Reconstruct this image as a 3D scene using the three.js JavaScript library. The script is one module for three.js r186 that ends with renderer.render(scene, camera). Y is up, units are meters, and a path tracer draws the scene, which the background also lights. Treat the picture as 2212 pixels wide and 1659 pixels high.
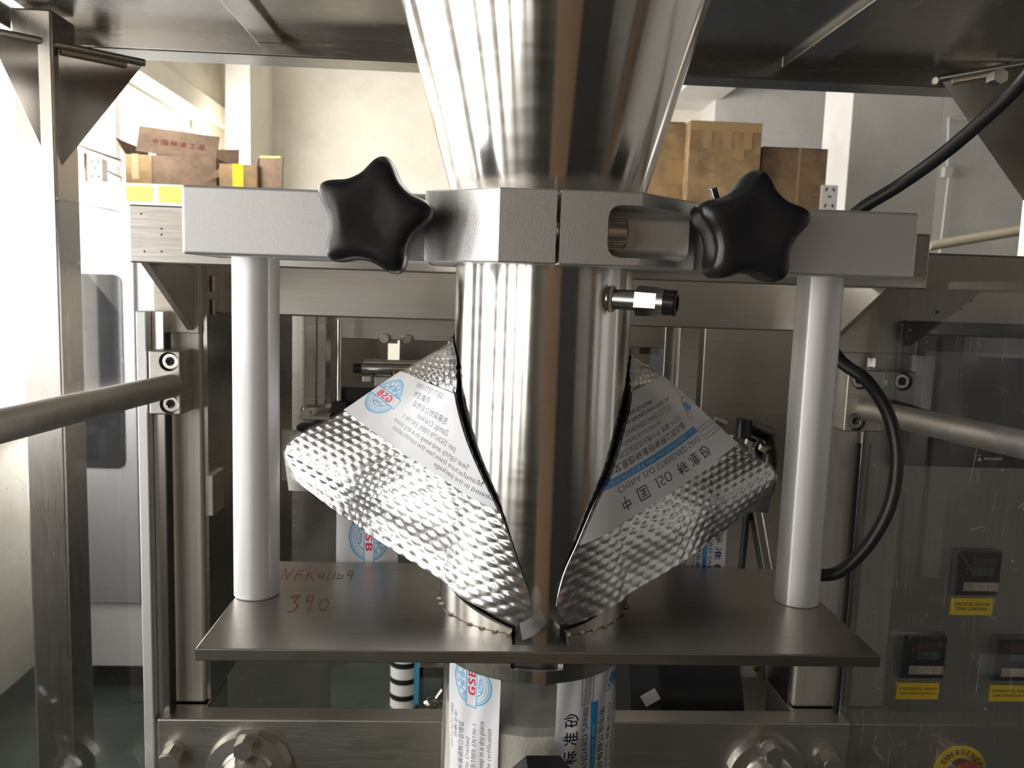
import * as THREE from 'three';
import { RoundedBoxGeometry } from 'three/addons/geometries/RoundedBoxGeometry.js';
import { mergeGeometries, mergeVertices, toCreasedNormals } from 'three/addons/utils/BufferGeometryUtils.js';
import { RectAreaLightUniformsLib } from 'three/addons/lights/RectAreaLightUniformsLib.js';
import { Brush, Evaluator, SUBTRACTION, ADDITION } from 'three-bvh-csg';

// ---------------------------------------------------------------- camera, sky, exposure
const scene = new THREE.Scene();
const FX = 1762.6, IW = 2212, IH = 1659;
const camera = new THREE.PerspectiveCamera(2 * Math.atan(IH / 2 / FX) * 180 / Math.PI, IW / IH, 0.02, 60);
camera.position.set(-0.04609, 0.21209, 0.54402);
camera.rotation.set(-0.11646, -0.05132, 0.03313, 'YXZ');
camera.focus = 0.56;
camera.userData.fStop = 19;
camera.updateMatrixWorld(true);
scene.background = new THREE.Color(1.0, 0.975, 0.94);        // overcast daylight outside the windows
scene.backgroundIntensity = 6.5;
RectAreaLightUniformsLib.init();
const DAYLIGHT = 13.5;                                       // daylight entering through each window, set in the openings below
const renderer = new THREE.WebGLRenderer({ antialias: true });
renderer.toneMapping = THREE.LinearToneMapping;
renderer.toneMappingExposure = 1.1;
renderer.shadowMap.enabled = true;

// ---------------------------------------------------------------- helpers
let seed = 12345;
const rnd = () => { seed = (seed * 1664525 + 1013904223) >>> 0; return seed / 4294967296; };
const v3 = (x, y, z) => new THREE.Vector3(x, y, z);
const CAM = camera.position.clone();
function dir(px, py) { return v3((px - IW / 2) / FX, -(py - IH / 2) / FX, -1).applyQuaternion(camera.quaternion); }
const hit = (px, py, t) => CAM.clone().addScaledVector(dir(px, py), t);
const onZ = (px, py, z) => { const d = dir(px, py); return hit(px, py, (z - CAM.z) / d.z); };
const onY = (px, py, y) => { const d = dir(px, py); return hit(px, py, (y - CAM.y) / d.y); };
const onX = (px, py, x) => { const d = dir(px, py); return hit(px, py, (x - CAM.x) / d.x); };
function onCyl(px, py, R, cx, cz) {           // first point on an upright cylinder; the tangent point when the ray misses
  const d = dir(px, py), ox = CAM.x - cx, oz = CAM.z - cz, a = d.x * d.x + d.z * d.z, b = ox * d.x + oz * d.z, c = ox * ox + oz * oz - R * R;
  const q = b * b - a * c;
  return hit(px, py, q > 0 ? (-b - Math.sqrt(q)) / a : -b / a);
}
const used = new Map();
function numbered(name) { const n = used.get(name) ?? 0; used.set(name, n + 1); return n ? name + '_' + String(n).padStart(3, '0') : name; }
function thing(name, label, category, pos = [0, 0, 0], group) {
  const o = new THREE.Group(); o.name = numbered(name); o.position.set(...(pos.isVector3 ? pos.toArray() : pos)); o.userData = { label, category };
  if (group) o.userData.group = group;
  scene.add(o); return o;
}
function struct(name, geo, mat) { const m = new THREE.Mesh(geo, mat); m.name = numbered(name); m.castShadow = m.receiveShadow = true; m.userData.kind = 'structure'; scene.add(m); return m; }
function part(name, geo, mat, parent, pos, rot, label) {
  const m = new THREE.Mesh(geo, mat); m.name = name; m.castShadow = m.receiveShadow = true;
  if (pos) m.position.set(...(pos.isVector3 ? pos.toArray() : pos));
  if (rot) m.rotation.set(...rot);
  if (label) m.userData.label = label;
  parent.add(m); return m;
}
function single(name, geo, mat, label, category, pos, group) {
  const m = part(numbered(name), geo, mat, scene, pos); m.userData = { label, category };
  if (group) m.userData.group = group;
  return m;
}
// uv in metres, by the way each face points
function uvm(g, turn = false) {
  if (g.index) g = g.toNonIndexed();
  const p = g.attributes.position, uv = new Float32Array(p.count * 2), a = v3(), b = v3(), c = v3(), n = v3();
  for (let i = 0; i < p.count; i += 3) {
    a.fromBufferAttribute(p, i); b.fromBufferAttribute(p, i + 1); c.fromBufferAttribute(p, i + 2);
    n.copy(b).sub(a).cross(c.clone().sub(a));
    const x = Math.abs(n.x), y = Math.abs(n.y), z = Math.abs(n.z);
    [a, b, c].forEach((q, k) => {
      let u, v;
      if (z >= x && z >= y) { u = q.x; v = q.y; } else if (y >= x) { u = q.x; v = q.z; } else { u = q.z; v = q.y; }
      uv[(i + k) * 2] = turn ? v : u; uv[(i + k) * 2 + 1] = turn ? u : v;
    });
  }
  g.setAttribute('uv', new THREE.BufferAttribute(uv, 2)); return g;
}
const box = (w, h, d, r = 0.001, turn) => uvm(r > 0 ? new RoundedBoxGeometry(w, h, d, 2, Math.min(r, w / 2.01, h / 2.01, d / 2.01)) : new THREE.BoxGeometry(w, h, d), turn);
const mv = (g, x, y, z) => g.translate(x, y, z);
// a box between two corners
function bb(x0, x1, y0, y1, z0, z1, r = 0.001, turn) { return uvm(box(Math.abs(x1 - x0), Math.abs(y1 - y0), Math.abs(z1 - z0), r).translate((x0 + x1) / 2, (y0 + y1) / 2, (z0 + z1) / 2), turn); }
function rod(a, b, r, seg = 24, r2 = r, open = false) {            // cylinder from a to b
  const d = b.clone().sub(a), L = d.length(), g = new THREE.CylinderGeometry(r2, r, L, seg, 1, open);
  const uv = g.attributes.uv; for (let i = 0; i < uv.count; i++) uv.setXY(i, uv.getX(i) * 2 * Math.PI * r, uv.getY(i) * L);
  g.applyQuaternion(new THREE.Quaternion().setFromUnitVectors(v3(0, 1, 0), d.normalize())); g.translate((a.x + b.x) / 2, (a.y + b.y) / 2, (a.z + b.z) / 2); return g;
}
function turned(points, seg = 64) { return toCreasedNormals(new THREE.LatheGeometry(points.map(([r, y]) => new THREE.Vector2(r, y)), seg), 0.6); }
function along(g, d) { return g.applyQuaternion(new THREE.Quaternion().setFromUnitVectors(v3(0, 1, 0), d.clone().normalize())); }   // lathe axis (y) to d
function extr(pts, depth, bevel = 0.0008, holes = []) {            // polygon in x, y; depth along +z
  const s = pts instanceof THREE.Shape ? pts : new THREE.Shape(pts.map(([x, y]) => new THREE.Vector2(x, y)));
  for (const h of holes) s.holes.push(h);
  const g = new THREE.ExtrudeGeometry(s, { depth: depth - 2 * bevel, bevelEnabled: bevel > 0, bevelSize: bevel, bevelOffset: -bevel, bevelThickness: bevel, bevelSegments: 2, curveSegments: 48 });
  g.translate(0, 0, bevel); return uvm(g);
}
const flat = (g) => g.rotateX(-Math.PI / 2);                        // shape (x, -z) to a slab that rises along +y
const merge = (list) => mergeGeometries(list.map((g) => { const h = g.index ? g.toNonIndexed() : g; for (const k of Object.keys(h.attributes)) if (!['position', 'normal', 'uv'].includes(k)) h.deleteAttribute(k); return h; }));
const circleHole = (x, y, r) => { const p = new THREE.Path(); p.absarc(x, y, r, 0, Math.PI * 2, true); return p; };
const hexBolt = (r, h) => { const g = new THREE.CylinderGeometry(r * 0.96, r, h, 6, 1); return toCreasedNormals(g, 0.3); };
// grid surface from f(i/nu, j/nv) -> Vector3, with uv from g(u, v)
function grid(nu, nv, f, uvf) {
  const pos = [], uv = [], idx = [];
  for (let i = 0; i <= nu; i++) for (let j = 0; j <= nv; j++) {
    const p = f(i / nu, j / nv); pos.push(p.x, p.y, p.z);
    const q = uvf ? uvf(i / nu, j / nv, p) : [i / nu, j / nv]; uv.push(q[0], q[1]);
  }
  for (let i = 0; i < nu; i++) for (let j = 0; j < nv; j++) { const a = i * (nv + 1) + j, b = a + nv + 1; idx.push(a, b, a + 1, b, b + 1, a + 1); }
  const g = new THREE.BufferGeometry();
  g.setAttribute('position', new THREE.Float32BufferAttribute(pos, 3)); g.setAttribute('uv', new THREE.Float32BufferAttribute(uv, 2)); g.setIndex(idx); g.computeVertexNormals(); return g;
}

// ---------------------------------------------------------------- textures
function noiseField(n, cells) {                                    // tiling value noise, n x n
  const cx = cells[0], cy = cells[1], lat = new Float32Array(cx * cy).map(() => rnd()), out = new Float32Array(n * n), sm = (t) => t * t * (3 - 2 * t);
  for (let y = 0; y < n; y++) for (let x = 0; x < n; x++) {
    const fx = x / n * cx, fy = y / n * cy, ix = Math.floor(fx), iy = Math.floor(fy), tx = sm(fx - ix), ty = sm(fy - iy);
    const a = lat[(iy % cy) * cx + ix % cx], b = lat[(iy % cy) * cx + (ix + 1) % cx], c = lat[((iy + 1) % cy) * cx + ix % cx], d = lat[((iy + 1) % cy) * cx + (ix + 1) % cx];
    out[y * n + x] = (a * (1 - tx) + b * tx) * (1 - ty) + (c * (1 - tx) + d * tx) * ty;
  }
  return out;
}
function layered(n, list) { const out = new Float32Array(n * n); let s = 0; for (const [cx, cy, w] of list) { const f = noiseField(n, [cx, cy]); s += w; for (let i = 0; i < out.length; i++) out[i] += f[i] * w; } for (let i = 0; i < out.length; i++) out[i] /= s; return out; }
function texOf(n, field, toRGB, srgb = false, rep = [1, 1]) {
  const d = new Uint8Array(n * n * 4);
  for (let i = 0; i < n * n; i++) { const c = toRGB(field[i], i); d[i * 4] = c[0]; d[i * 4 + 1] = c[1]; d[i * 4 + 2] = c[2]; d[i * 4 + 3] = 255; }
  const t = new THREE.DataTexture(d, n, n); t.wrapS = t.wrapT = THREE.RepeatWrapping; t.magFilter = THREE.LinearFilter; t.repeat.set(...rep); if (srgb) t.colorSpace = THREE.SRGBColorSpace; t.needsUpdate = true; return t;
}
const g8 = (x) => { const k = Math.max(0, Math.min(255, Math.round(x * 255))); return [k, k, k]; };
const brushed = layered(512, [[6, 256, 3], [12, 128, 2], [3, 40, 1], [6, 6, 1]]);      // streaks along u
const mottled = layered(512, [[5, 5, 4], [13, 13, 3], [37, 37, 2], [120, 120, 1]]);
const grainy = layered(512, [[256, 256, 3], [128, 128, 2], [32, 32, 0.5]]);
const rep = (t, x, y = x) => { const c = t.clone(); c.repeat.set(x, y); c.needsUpdate = true; return c; };
const tBrush = texOf(512, brushed, g8, false, [8, 12]);
const tBrushRough = texOf(512, brushed, (x) => g8(0.85 + 0.5 * (x - 0.5)), false, [8, 12]);
const tBrushTone = texOf(512, brushed, (x) => g8(0.97 + 0.1 * (x - 0.5)), true, [3, 6]);
const tMottle = texOf(512, mottled, (x) => g8(0.5 + 1.6 * (x - 0.5)), false, [4, 4]);
const tMottleRough = texOf(512, mottled, (x) => g8(0.88 + 0.35 * (x - 0.5)), false, [4, 4]);
const tMottleSoft = texOf(512, mottled, (x) => g8(0.86 + 0.5 * (x - 0.5)), true, [3, 3]);
const tWall = texOf(512, mottled, (x) => g8(0.95 + 0.16 * (x - 0.5)), true, [3, 3]);
const tGrain = texOf(512, grainy, g8, false, [12, 12]);
const phys = (o) => new THREE.MeshPhysicalMaterial(o);
const std = (o) => new THREE.MeshStandardMaterial(o);
const lin = (r, g, b) => new THREE.Color().setRGB(r, g, b);

// ---------------------------------------------------------------- materials
const M = {
  polished: phys({ color: lin(0.74, 0.715, 0.68), metalness: 1, roughness: 0.2, roughnessMap: tBrushRough, anisotropy: 0.75, anisotropyRotation: Math.PI / 2 }),
  steel: phys({ color: lin(0.6, 0.565, 0.51), metalness: 1, map: tBrushTone, roughness: 0.46, roughnessMap: tBrushRough }),
  steelSmooth: std({ color: lin(0.66, 0.63, 0.58), metalness: 1, roughness: 0.22 }),
  satin: std({ color: lin(0.58, 0.55, 0.5), metalness: 1, roughness: 0.38 }),
  frame: phys({ color: lin(0.62, 0.58, 0.52), metalness: 1, map: tBrushTone, roughness: 0.62, roughnessMap: tMottleRough }),
  dull: phys({ color: lin(0.5, 0.475, 0.44), metalness: 1, roughness: 0.28, roughnessMap: tBrushRough }),  // stainless with the shade of platform and housing put into a darker colour
  gusset: phys({ color: lin(0.5, 0.475, 0.44), metalness: 1, roughness: 0.15, roughnessMap: tMottleRough }),
  blasted: phys({ color: lin(0.78, 0.765, 0.75), metalness: 1, roughness: 0.42, bumpMap: tGrain, bumpScale: 0.00006 }),
  anodised: phys({ color: lin(0.84, 0.825, 0.81), metalness: 1, roughness: 0.54, bumpMap: tGrain, bumpScale: 0.00003 }),
  chrome: std({ color: lin(0.72, 0.71, 0.7), metalness: 1, roughness: 0.1 }),
  emboss: std({ color: lin(0.66, 0.64, 0.62), metalness: 1, roughness: 0.24 }),
  blackPlastic: phys({ color: lin(0.012, 0.012, 0.014), roughness: 0.36, roughnessMap: tMottleRough, clearcoat: 0.2, clearcoatRoughness: 0.3 }),
  rubber: std({ color: lin(0.014, 0.014, 0.016), roughness: 0.42 }),
  blackMetal: std({ color: lin(0.02, 0.02, 0.022), roughness: 0.5, metalness: 0.2 }),
  brass: std({ color: lin(0.6, 0.42, 0.18), metalness: 1, roughness: 0.35 }),
  weld: std({ color: lin(0.5, 0.42, 0.32), metalness: 1, roughness: 0.3, bumpMap: tGrain, bumpScale: 0.0006 }),
  white: std({ color: lin(0.74, 0.73, 0.71), roughness: 0.5 }),
  whiteGloss: std({ color: lin(0.72, 0.72, 0.72), roughness: 0.3 }),
  wall: std({ color: lin(0.86, 0.81, 0.7), roughness: 0.92, map: rep(tWall, 0.5), bumpMap: rep(tMottle, 1.2), bumpScale: 0.002 }),
  wallGrey: std({ color: lin(0.8, 0.775, 0.74), roughness: 0.92, map: rep(tWall, 0.4), bumpMap: rep(tMottle, 1.2), bumpScale: 0.002 }),
  floor: std({ color: lin(0.03, 0.045, 0.033), roughness: 0.75, roughnessMap: rep(tMottleRough, 1), map: rep(tMottleSoft, 0.8) }),
  carton: std({ color: lin(0.5, 0.33, 0.17), roughness: 0.85, map: rep(tMottleSoft, 2), bumpMap: rep(tBrush, 3), bumpScale: 0.0008 }),
  cartonDark: std({ color: lin(0.36, 0.235, 0.135), roughness: 0.85, map: rep(tMottleSoft, 2), bumpMap: rep(tBrush, 3), bumpScale: 0.0008 }),
  cartonDeep: std({ color: lin(0.3, 0.2, 0.135), roughness: 0.88, map: rep(tMottleSoft, 2) }),  // brown darkened in the colour because the open carton is backlit
  unseenDark: std({ color: lin(0.09, 0.1, 0.11), roughness: 0.45 }),  // dark tone of unseen bodies, chosen to dim the deck reflections
  tape: phys({ color: lin(0.45, 0.3, 0.14), roughness: 0.25, clearcoat: 0.6, clearcoatRoughness: 0.15 }),
  yellowTape: phys({ color: lin(0.8, 0.68, 0.03), roughness: 0.3 }),
  yellow: std({ color: lin(0.78, 0.6, 0.01), roughness: 0.45 }),
  red: std({ color: lin(0.5, 0.02, 0.015), roughness: 0.35 }),
  blue: std({ color: lin(0.08, 0.35, 0.6), roughness: 0.4 }),
  glass: phys({ color: lin(0.96, 0.98, 0.98), roughness: 0, transmission: 1, thickness: 0, ior: 1.5 }),
  paleDimmingPane: phys({ color: lin(0.62, 0.62, 0.61), roughness: 0, transmission: 1, thickness: 0, ior: 1.5 }),  // pane tint added to cut the daylight of the far window
  dimmingPane: phys({ color: lin(0.42, 0.42, 0.42), roughness: 0, transmission: 1, thickness: 0, ior: 1.5 }),  // grey pane tint added to hold back daylight from the near windows
  darkGlass: phys({ color: lin(0.02, 0.022, 0.026), roughness: 0.08, clearcoat: 1, clearcoatRoughness: 0.03 }),
  sand: std({ color: lin(0.82, 0.75, 0.6), roughness: 0.95, bumpMap: tGrain, bumpScale: 0.0006 }),
};
// ---------------------------------------------------------------- the room
const FLOOR = -1.16, CEIL = 2.25, XL = -1.55, XR = 4.4, ZB = -4.5, ZF = 6.4, TH = 0.2;
struct('floor', bb(XL - TH, XR + TH, FLOOR - 0.15, FLOOR, ZB - TH, ZF + TH, 0), M.floor);
struct('ceiling', bb(XL - TH, XR + TH, CEIL, CEIL + 0.15, ZB - TH, ZF + TH, 0), M.wallGrey);
struct('wall_back', bb(XL - TH, XR + TH, FLOOR, CEIL, ZB - TH, ZB, 0), M.wall);
struct('wall_right', bb(XR, XR + TH, FLOOR, CEIL, ZB, ZF, 0), M.wallGrey);
struct('wall_front', bb(XL - TH, XR + TH, FLOOR, CEIL, ZF, ZF + TH, 0), M.wall);
// left wall: a row of tall windows between sill and lintel
const SILL = -0.3, LINT = 1.08, LINT2 = 0.72;
{
  const w = (y0, y1, z0, z1) => bb(XL - TH, XL, y0, y1, z0, z1, 0);
  const open = [[-4.2, -1.35, LINT, 3, M.paleDimmingPane], [-1.15, -0.12, LINT2, 1, M.dimmingPane], [0.12, 0.62, LINT2, 1, M.dimmingPane], [0.8, 1.12, LINT2, 1, M.dimmingPane], [1.38, 1.8, LINT2, 1, M.dimmingPane], [2.1, 2.8, LINT2, 1, M.dimmingPane], [3.2, 3.9, LINT2, 1, M.dimmingPane]];
  const wl = [w(FLOOR, SILL, ZB, ZF), w(LINT, CEIL, ZB, ZF), w(SILL, LINT, ZB, -4.2), w(SILL, LINT, 3.9, ZF), w(LINT2, LINT, -1.15, 3.9)];
  open.forEach(([z0, z1, LINTEL, NP, pane], n) => {
    if (n) wl.push(w(SILL, n > 1 ? LINT2 : LINT, open[n - 1][1], z0));
    const g = new THREE.Group(); g.name = 'window_' + (n + 1); g.userData.kind = 'structure'; scene.add(g);
    const fr = [], x0 = XL - 0.13, x1 = XL - 0.08, at = (k) => z0 + (z1 - z0) * k / NP;
    fr.push(bb(x0, x1, SILL, SILL + 0.05, z0, z1, 0.004), bb(x0, x1, LINTEL - 0.05, LINTEL, z0, z1, 0.004));
    for (let k = 0; k <= NP; k++) fr.push(bb(x0, x1, SILL, LINTEL, Math.max(z0, at(k) - 0.025), Math.min(z1, at(k) + 0.025), 0.004));
    part('window_frame', merge(fr), M.whiteGloss, g);
    for (let k = 0; k < NP; k++) part('pane', bb(XL - 0.107, XL - 0.103, SILL + 0.04, LINTEL - 0.04, at(k) + 0.02, at(k + 1) - 0.02, 0), pane, g);
    const day = new THREE.RectAreaLight(scene.background.clone(), DAYLIGHT * pane.color.r, z1 - z0, LINTEL - SILL);
    day.name = 'window_daylight'; day.position.set(XL - 0.06, (SILL + LINTEL) / 2, (z0 + z1) / 2); day.rotation.y = -Math.PI / 2; scene.add(day);
    part('window_sill', bb(XL - 0.08, XL + 0.04, SILL - 0.03, SILL, z0 - 0.03, z1 + 0.03, 0.004), M.whiteGloss, g);
  });
  struct('wall_left', merge(wl), M.wall);
  // curtain track over the far window
  struct('trim_1', bb(XL, XL + 0.05, LINT + 0.005, LINT + 0.11, ZB, -0.4, 0.005), M.wall);
}
{ // pillar in the far left corner and the beams
  const a = onZ(487, 250, -4.0), b = onZ(541, 250, -4.0);
  struct('wall_pillar_left', bb(a.x, b.x, FLOOR, CEIL, ZB, -4.0, 0.004), M.wall);
  const p = onZ(1836, 300, -2.75), q = onZ(2032, 300, -2.75);
  struct('wall_pillar_right', bb(p.x, q.x, FLOOR, CEIL, -3.02, -2.75, 0.004), M.wallGrey);
  const e = onZ(1570, 166, -4.3), f = onZ(1452, 228, -4.3);
  struct('ceiling_beam', bb(onZ(1442, 226, -4.35).x, onZ(1540, 226, -4.35).x, onZ(1490, 226, -4.35).y, CEIL, ZB, -2.4, 0.004), M.wallGrey);
  // return wall between back wall and pillar
  const r0 = onZ(1541, 300, -4.2);
  struct('wall_return', bb(r0.x, XR, FLOOR, CEIL, ZB, -4.2, 0), M.wallGrey);
}
{ // conduit and junction box on the return wall at the right
  const z = -4.17, t = thing('electrical_conduit', 'thin white conduit with a small junction box on the wall beside the pillar', 'conduit', onZ(2046, 372, z));
  const w = (px, py) => onZ(px, py, z).sub(t.position);
  part('junction_box', mv(box(0.055, 0.06, 0.04, 0.006), 0, 0, 0), M.white, t);
  part('pipe', rod(w(2050, 255), w(2047, 362), 0.009, 12), M.white, t);
  part('pipe', rod(w(2050, 382), w(2020, 640), 0.009, 12), M.white, t);
  part('pipe', rod(w(2050, 255), w(2110, 255), 0.009, 12), M.white, t);
}
{ // pale slanting strip beyond the control cabinet
  const a = onZ(2008, 531, -2.2), b = onZ(2290, 483, -2.2), t = single('slant_strip', rod(v3(0, 0, 0), b.clone().sub(a), 0.017, 4), std({ color: lin(0.78, 0.7, 0.52), roughness: 0.7 }), 'long pale strip slanting up behind the control cabinet', 'slant_strip', a);
}
// unseen things added behind the camera for the polished tube and funnel to mirror
{
  const t = thing('added_cabinet', 'tall dark cabinet added unseen behind the camera for its reflection', 'cabinet', [1.3, FLOOR, 2.6]);
  part('body', bb(-0.6, 0.6, 0.05, 2.1, -0.25, 0.25, 0.01), std({ color: lin(0.06, 0.06, 0.065), roughness: 0.5 }), t);
  part('door', bb(-0.59, -0.01, 0.08, 2.07, -0.27, -0.25, 0.004), std({ color: lin(0.08, 0.08, 0.085), roughness: 0.45 }), t);
  part('door', bb(0.01, 0.59, 0.08, 2.07, -0.27, -0.25, 0.004), std({ color: lin(0.08, 0.08, 0.085), roughness: 0.45 }), t);
  part('foot', bb(-0.55, 0.55, 0, 0.05, -0.2, 0.2, 0.004), M.blackMetal, t);
  for (const [i, [x, z, h, n]] of [[0.22, 2.2, 0.42, 4], [3.0, 1.6, 0.42, 4]].entries()) for (let k = 0; k < n; k++)
    single('added_carton', bb(-0.33, 0.33, 0, h - 0.004, -0.22, 0.22, 0.006), k % 2 ? M.cartonDark : M.cartonDeep, ['bottom', 'second', 'third', 'topmost'][k] + [' brown carton of an unseen stack added for its reflection', ' brown carton of an unseen stack added towards the right wall'][i], 'carton', [x, FLOOR + k * h, z], ['cartons opposite the machine', 'cartons by the right wall'][i]);
}
// ---------------------------------------------------------------- machine frame
const ZC = -0.235;                                  // front of the upright columns
const groupF = 'machine frame';
// upper platform: back beam, long beams, deck, columns, corner gussets
const ZT = -0.50;
{
  const t = thing('platform_frame', 'overhead platform frame in darkened stainless with corner gussets above the machine', 'platform frame', [0, 0.6, ZT]);
  const o = t.position, L = (p) => p.clone().sub(o);
  const yb = onZ(1106, 145, ZT).y, yt = onZ(1106, 112, ZT).y, xl = onZ(28, 300, ZT).x, xr = onZ(2290, 300, ZT).x;
  part('back_beam', bb(xl, xr, yb - o.y, yt + 0.006 - o.y, -0.05, 0, 0.002), M.dull, t);
  const x1 = onZ(553, 100, ZT).x, x2 = onZ(613, 100, ZT).x, x3 = onZ(1692, 118, ZT).x, x4 = onZ(1768, 120, ZT).x;
  const yl = yt - o.y;
  part('long_beam', bb(x1, x2, yl - 0.003, yl + 0.04, 0, 1.3, 0.002), M.dull, t);
  part('long_beam', bb(x3, x4, yl - 0.003, yl + 0.04, 0, 1.3, 0.002), M.dull, t);
  // deck with the opening for the funnel
  const deck = new THREE.Shape([[xl - 0.62, 0.04], [xr + 0.2, 0.04], [xr + 0.2, -1.3], [xl - 0.62, -1.3]].map(([x, y]) => new THREE.Vector2(x, y)));
  deck.holes.push(circleHole(0.012, -0.5, 0.2));
  part('deck', flat(extr(deck, 0.004, 0)).translate(0, yl + 0.004, 0), M.dull, t);
  part('side_beam', bb(xl - 0.03, xl + 0.02, yl - 0.01, yl + 0.04, 0, 1.3, 0.002), M.dull, t);
  part('side_beam', bb(xr - 0.02, xr + 0.03, yl - 0.01, yl + 0.04, 0, 1.3, 0.002), M.dull, t);
  // corner gussets, set at 45 degrees between the beam and a column
  const gus = (pa, pb, pc, s) => {
    const A = L(onZ(pa[0], pa[1], ZT + 0.005)), n = v3(-s * (s > 0 ? 0.45 : 0.656), 0, s > 0 ? 0.89 : 0.755).normalize();
    const plane = (px, py) => { const d = dir(px, py), q = CAM.clone().sub(o); return q.addScaledVector(d, (A.dot(n) - q.dot(n)) / d.dot(n)); };
    const B = plane(...pb), C = plane(...pc), pts = [A, B, C];
    const g = new THREE.BufferGeometry(), th = n.clone().multiplyScalar(-0.004), V = [], F = [[0, 1, 2], [5, 4, 3]];
    for (const p of pts) V.push(...p.toArray()); for (const p of pts) V.push(...p.clone().add(th).toArray());
    for (let k = 0; k < 3; k++) { const j = (k + 1) % 3; F.push([k, k + 3, j], [j, k + 3, j + 3]); }
    g.setAttribute('position', new THREE.Float32BufferAttribute(V, 3)); g.setIndex(F.flat()); let h = g.toNonIndexed(); h.computeVertexNormals(); h = uvm(h);
    part('gusset_plate', h, M.gusset, t);
    part('gusset_flange', rod(A, B, 0.0045, 8), M.dull, t);
    const e = A.clone().lerp(B, 0.55); part('weld_bead', rod(A.clone().lerp(B, 0.12).add(v3(0, -0.007, 0.003)), e.add(v3(0, -0.007, 0.003)), 0.0035, 8), M.weld, t);
    return B;
  };
  const BL = gus([312, 136], [-30, 64], [118, 378], -1);
  gus([2030, 170], [2245, 132], [2245, 480], 1);
  part('gusset_bolt', along(hexBolt(0.009, 0.014), v3(0, 0, 1)), M.steelSmooth, t, L(onZ(2154, 167, ZT + 0.15)));
  // left column stands on the floor
  const cz = -0.42, c0 = onZ(30, 300, cz).x, c1 = onZ(119, 300, cz).x;
  part('column', bb(c0, c1, FLOOR - o.y, yl + 0.0, cz - 0.055 - o.z, cz - o.z, 0.003, true), M.dull, t);
  const d0 = onZ(2212, 420, cz).x + 0.035;
  part('column', bb(d0, d0 + 0.055, FLOOR - o.y, yl + 0.0, cz - 0.055 - o.z, cz - o.z, 0.003, true), M.dull, t);
}
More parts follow.
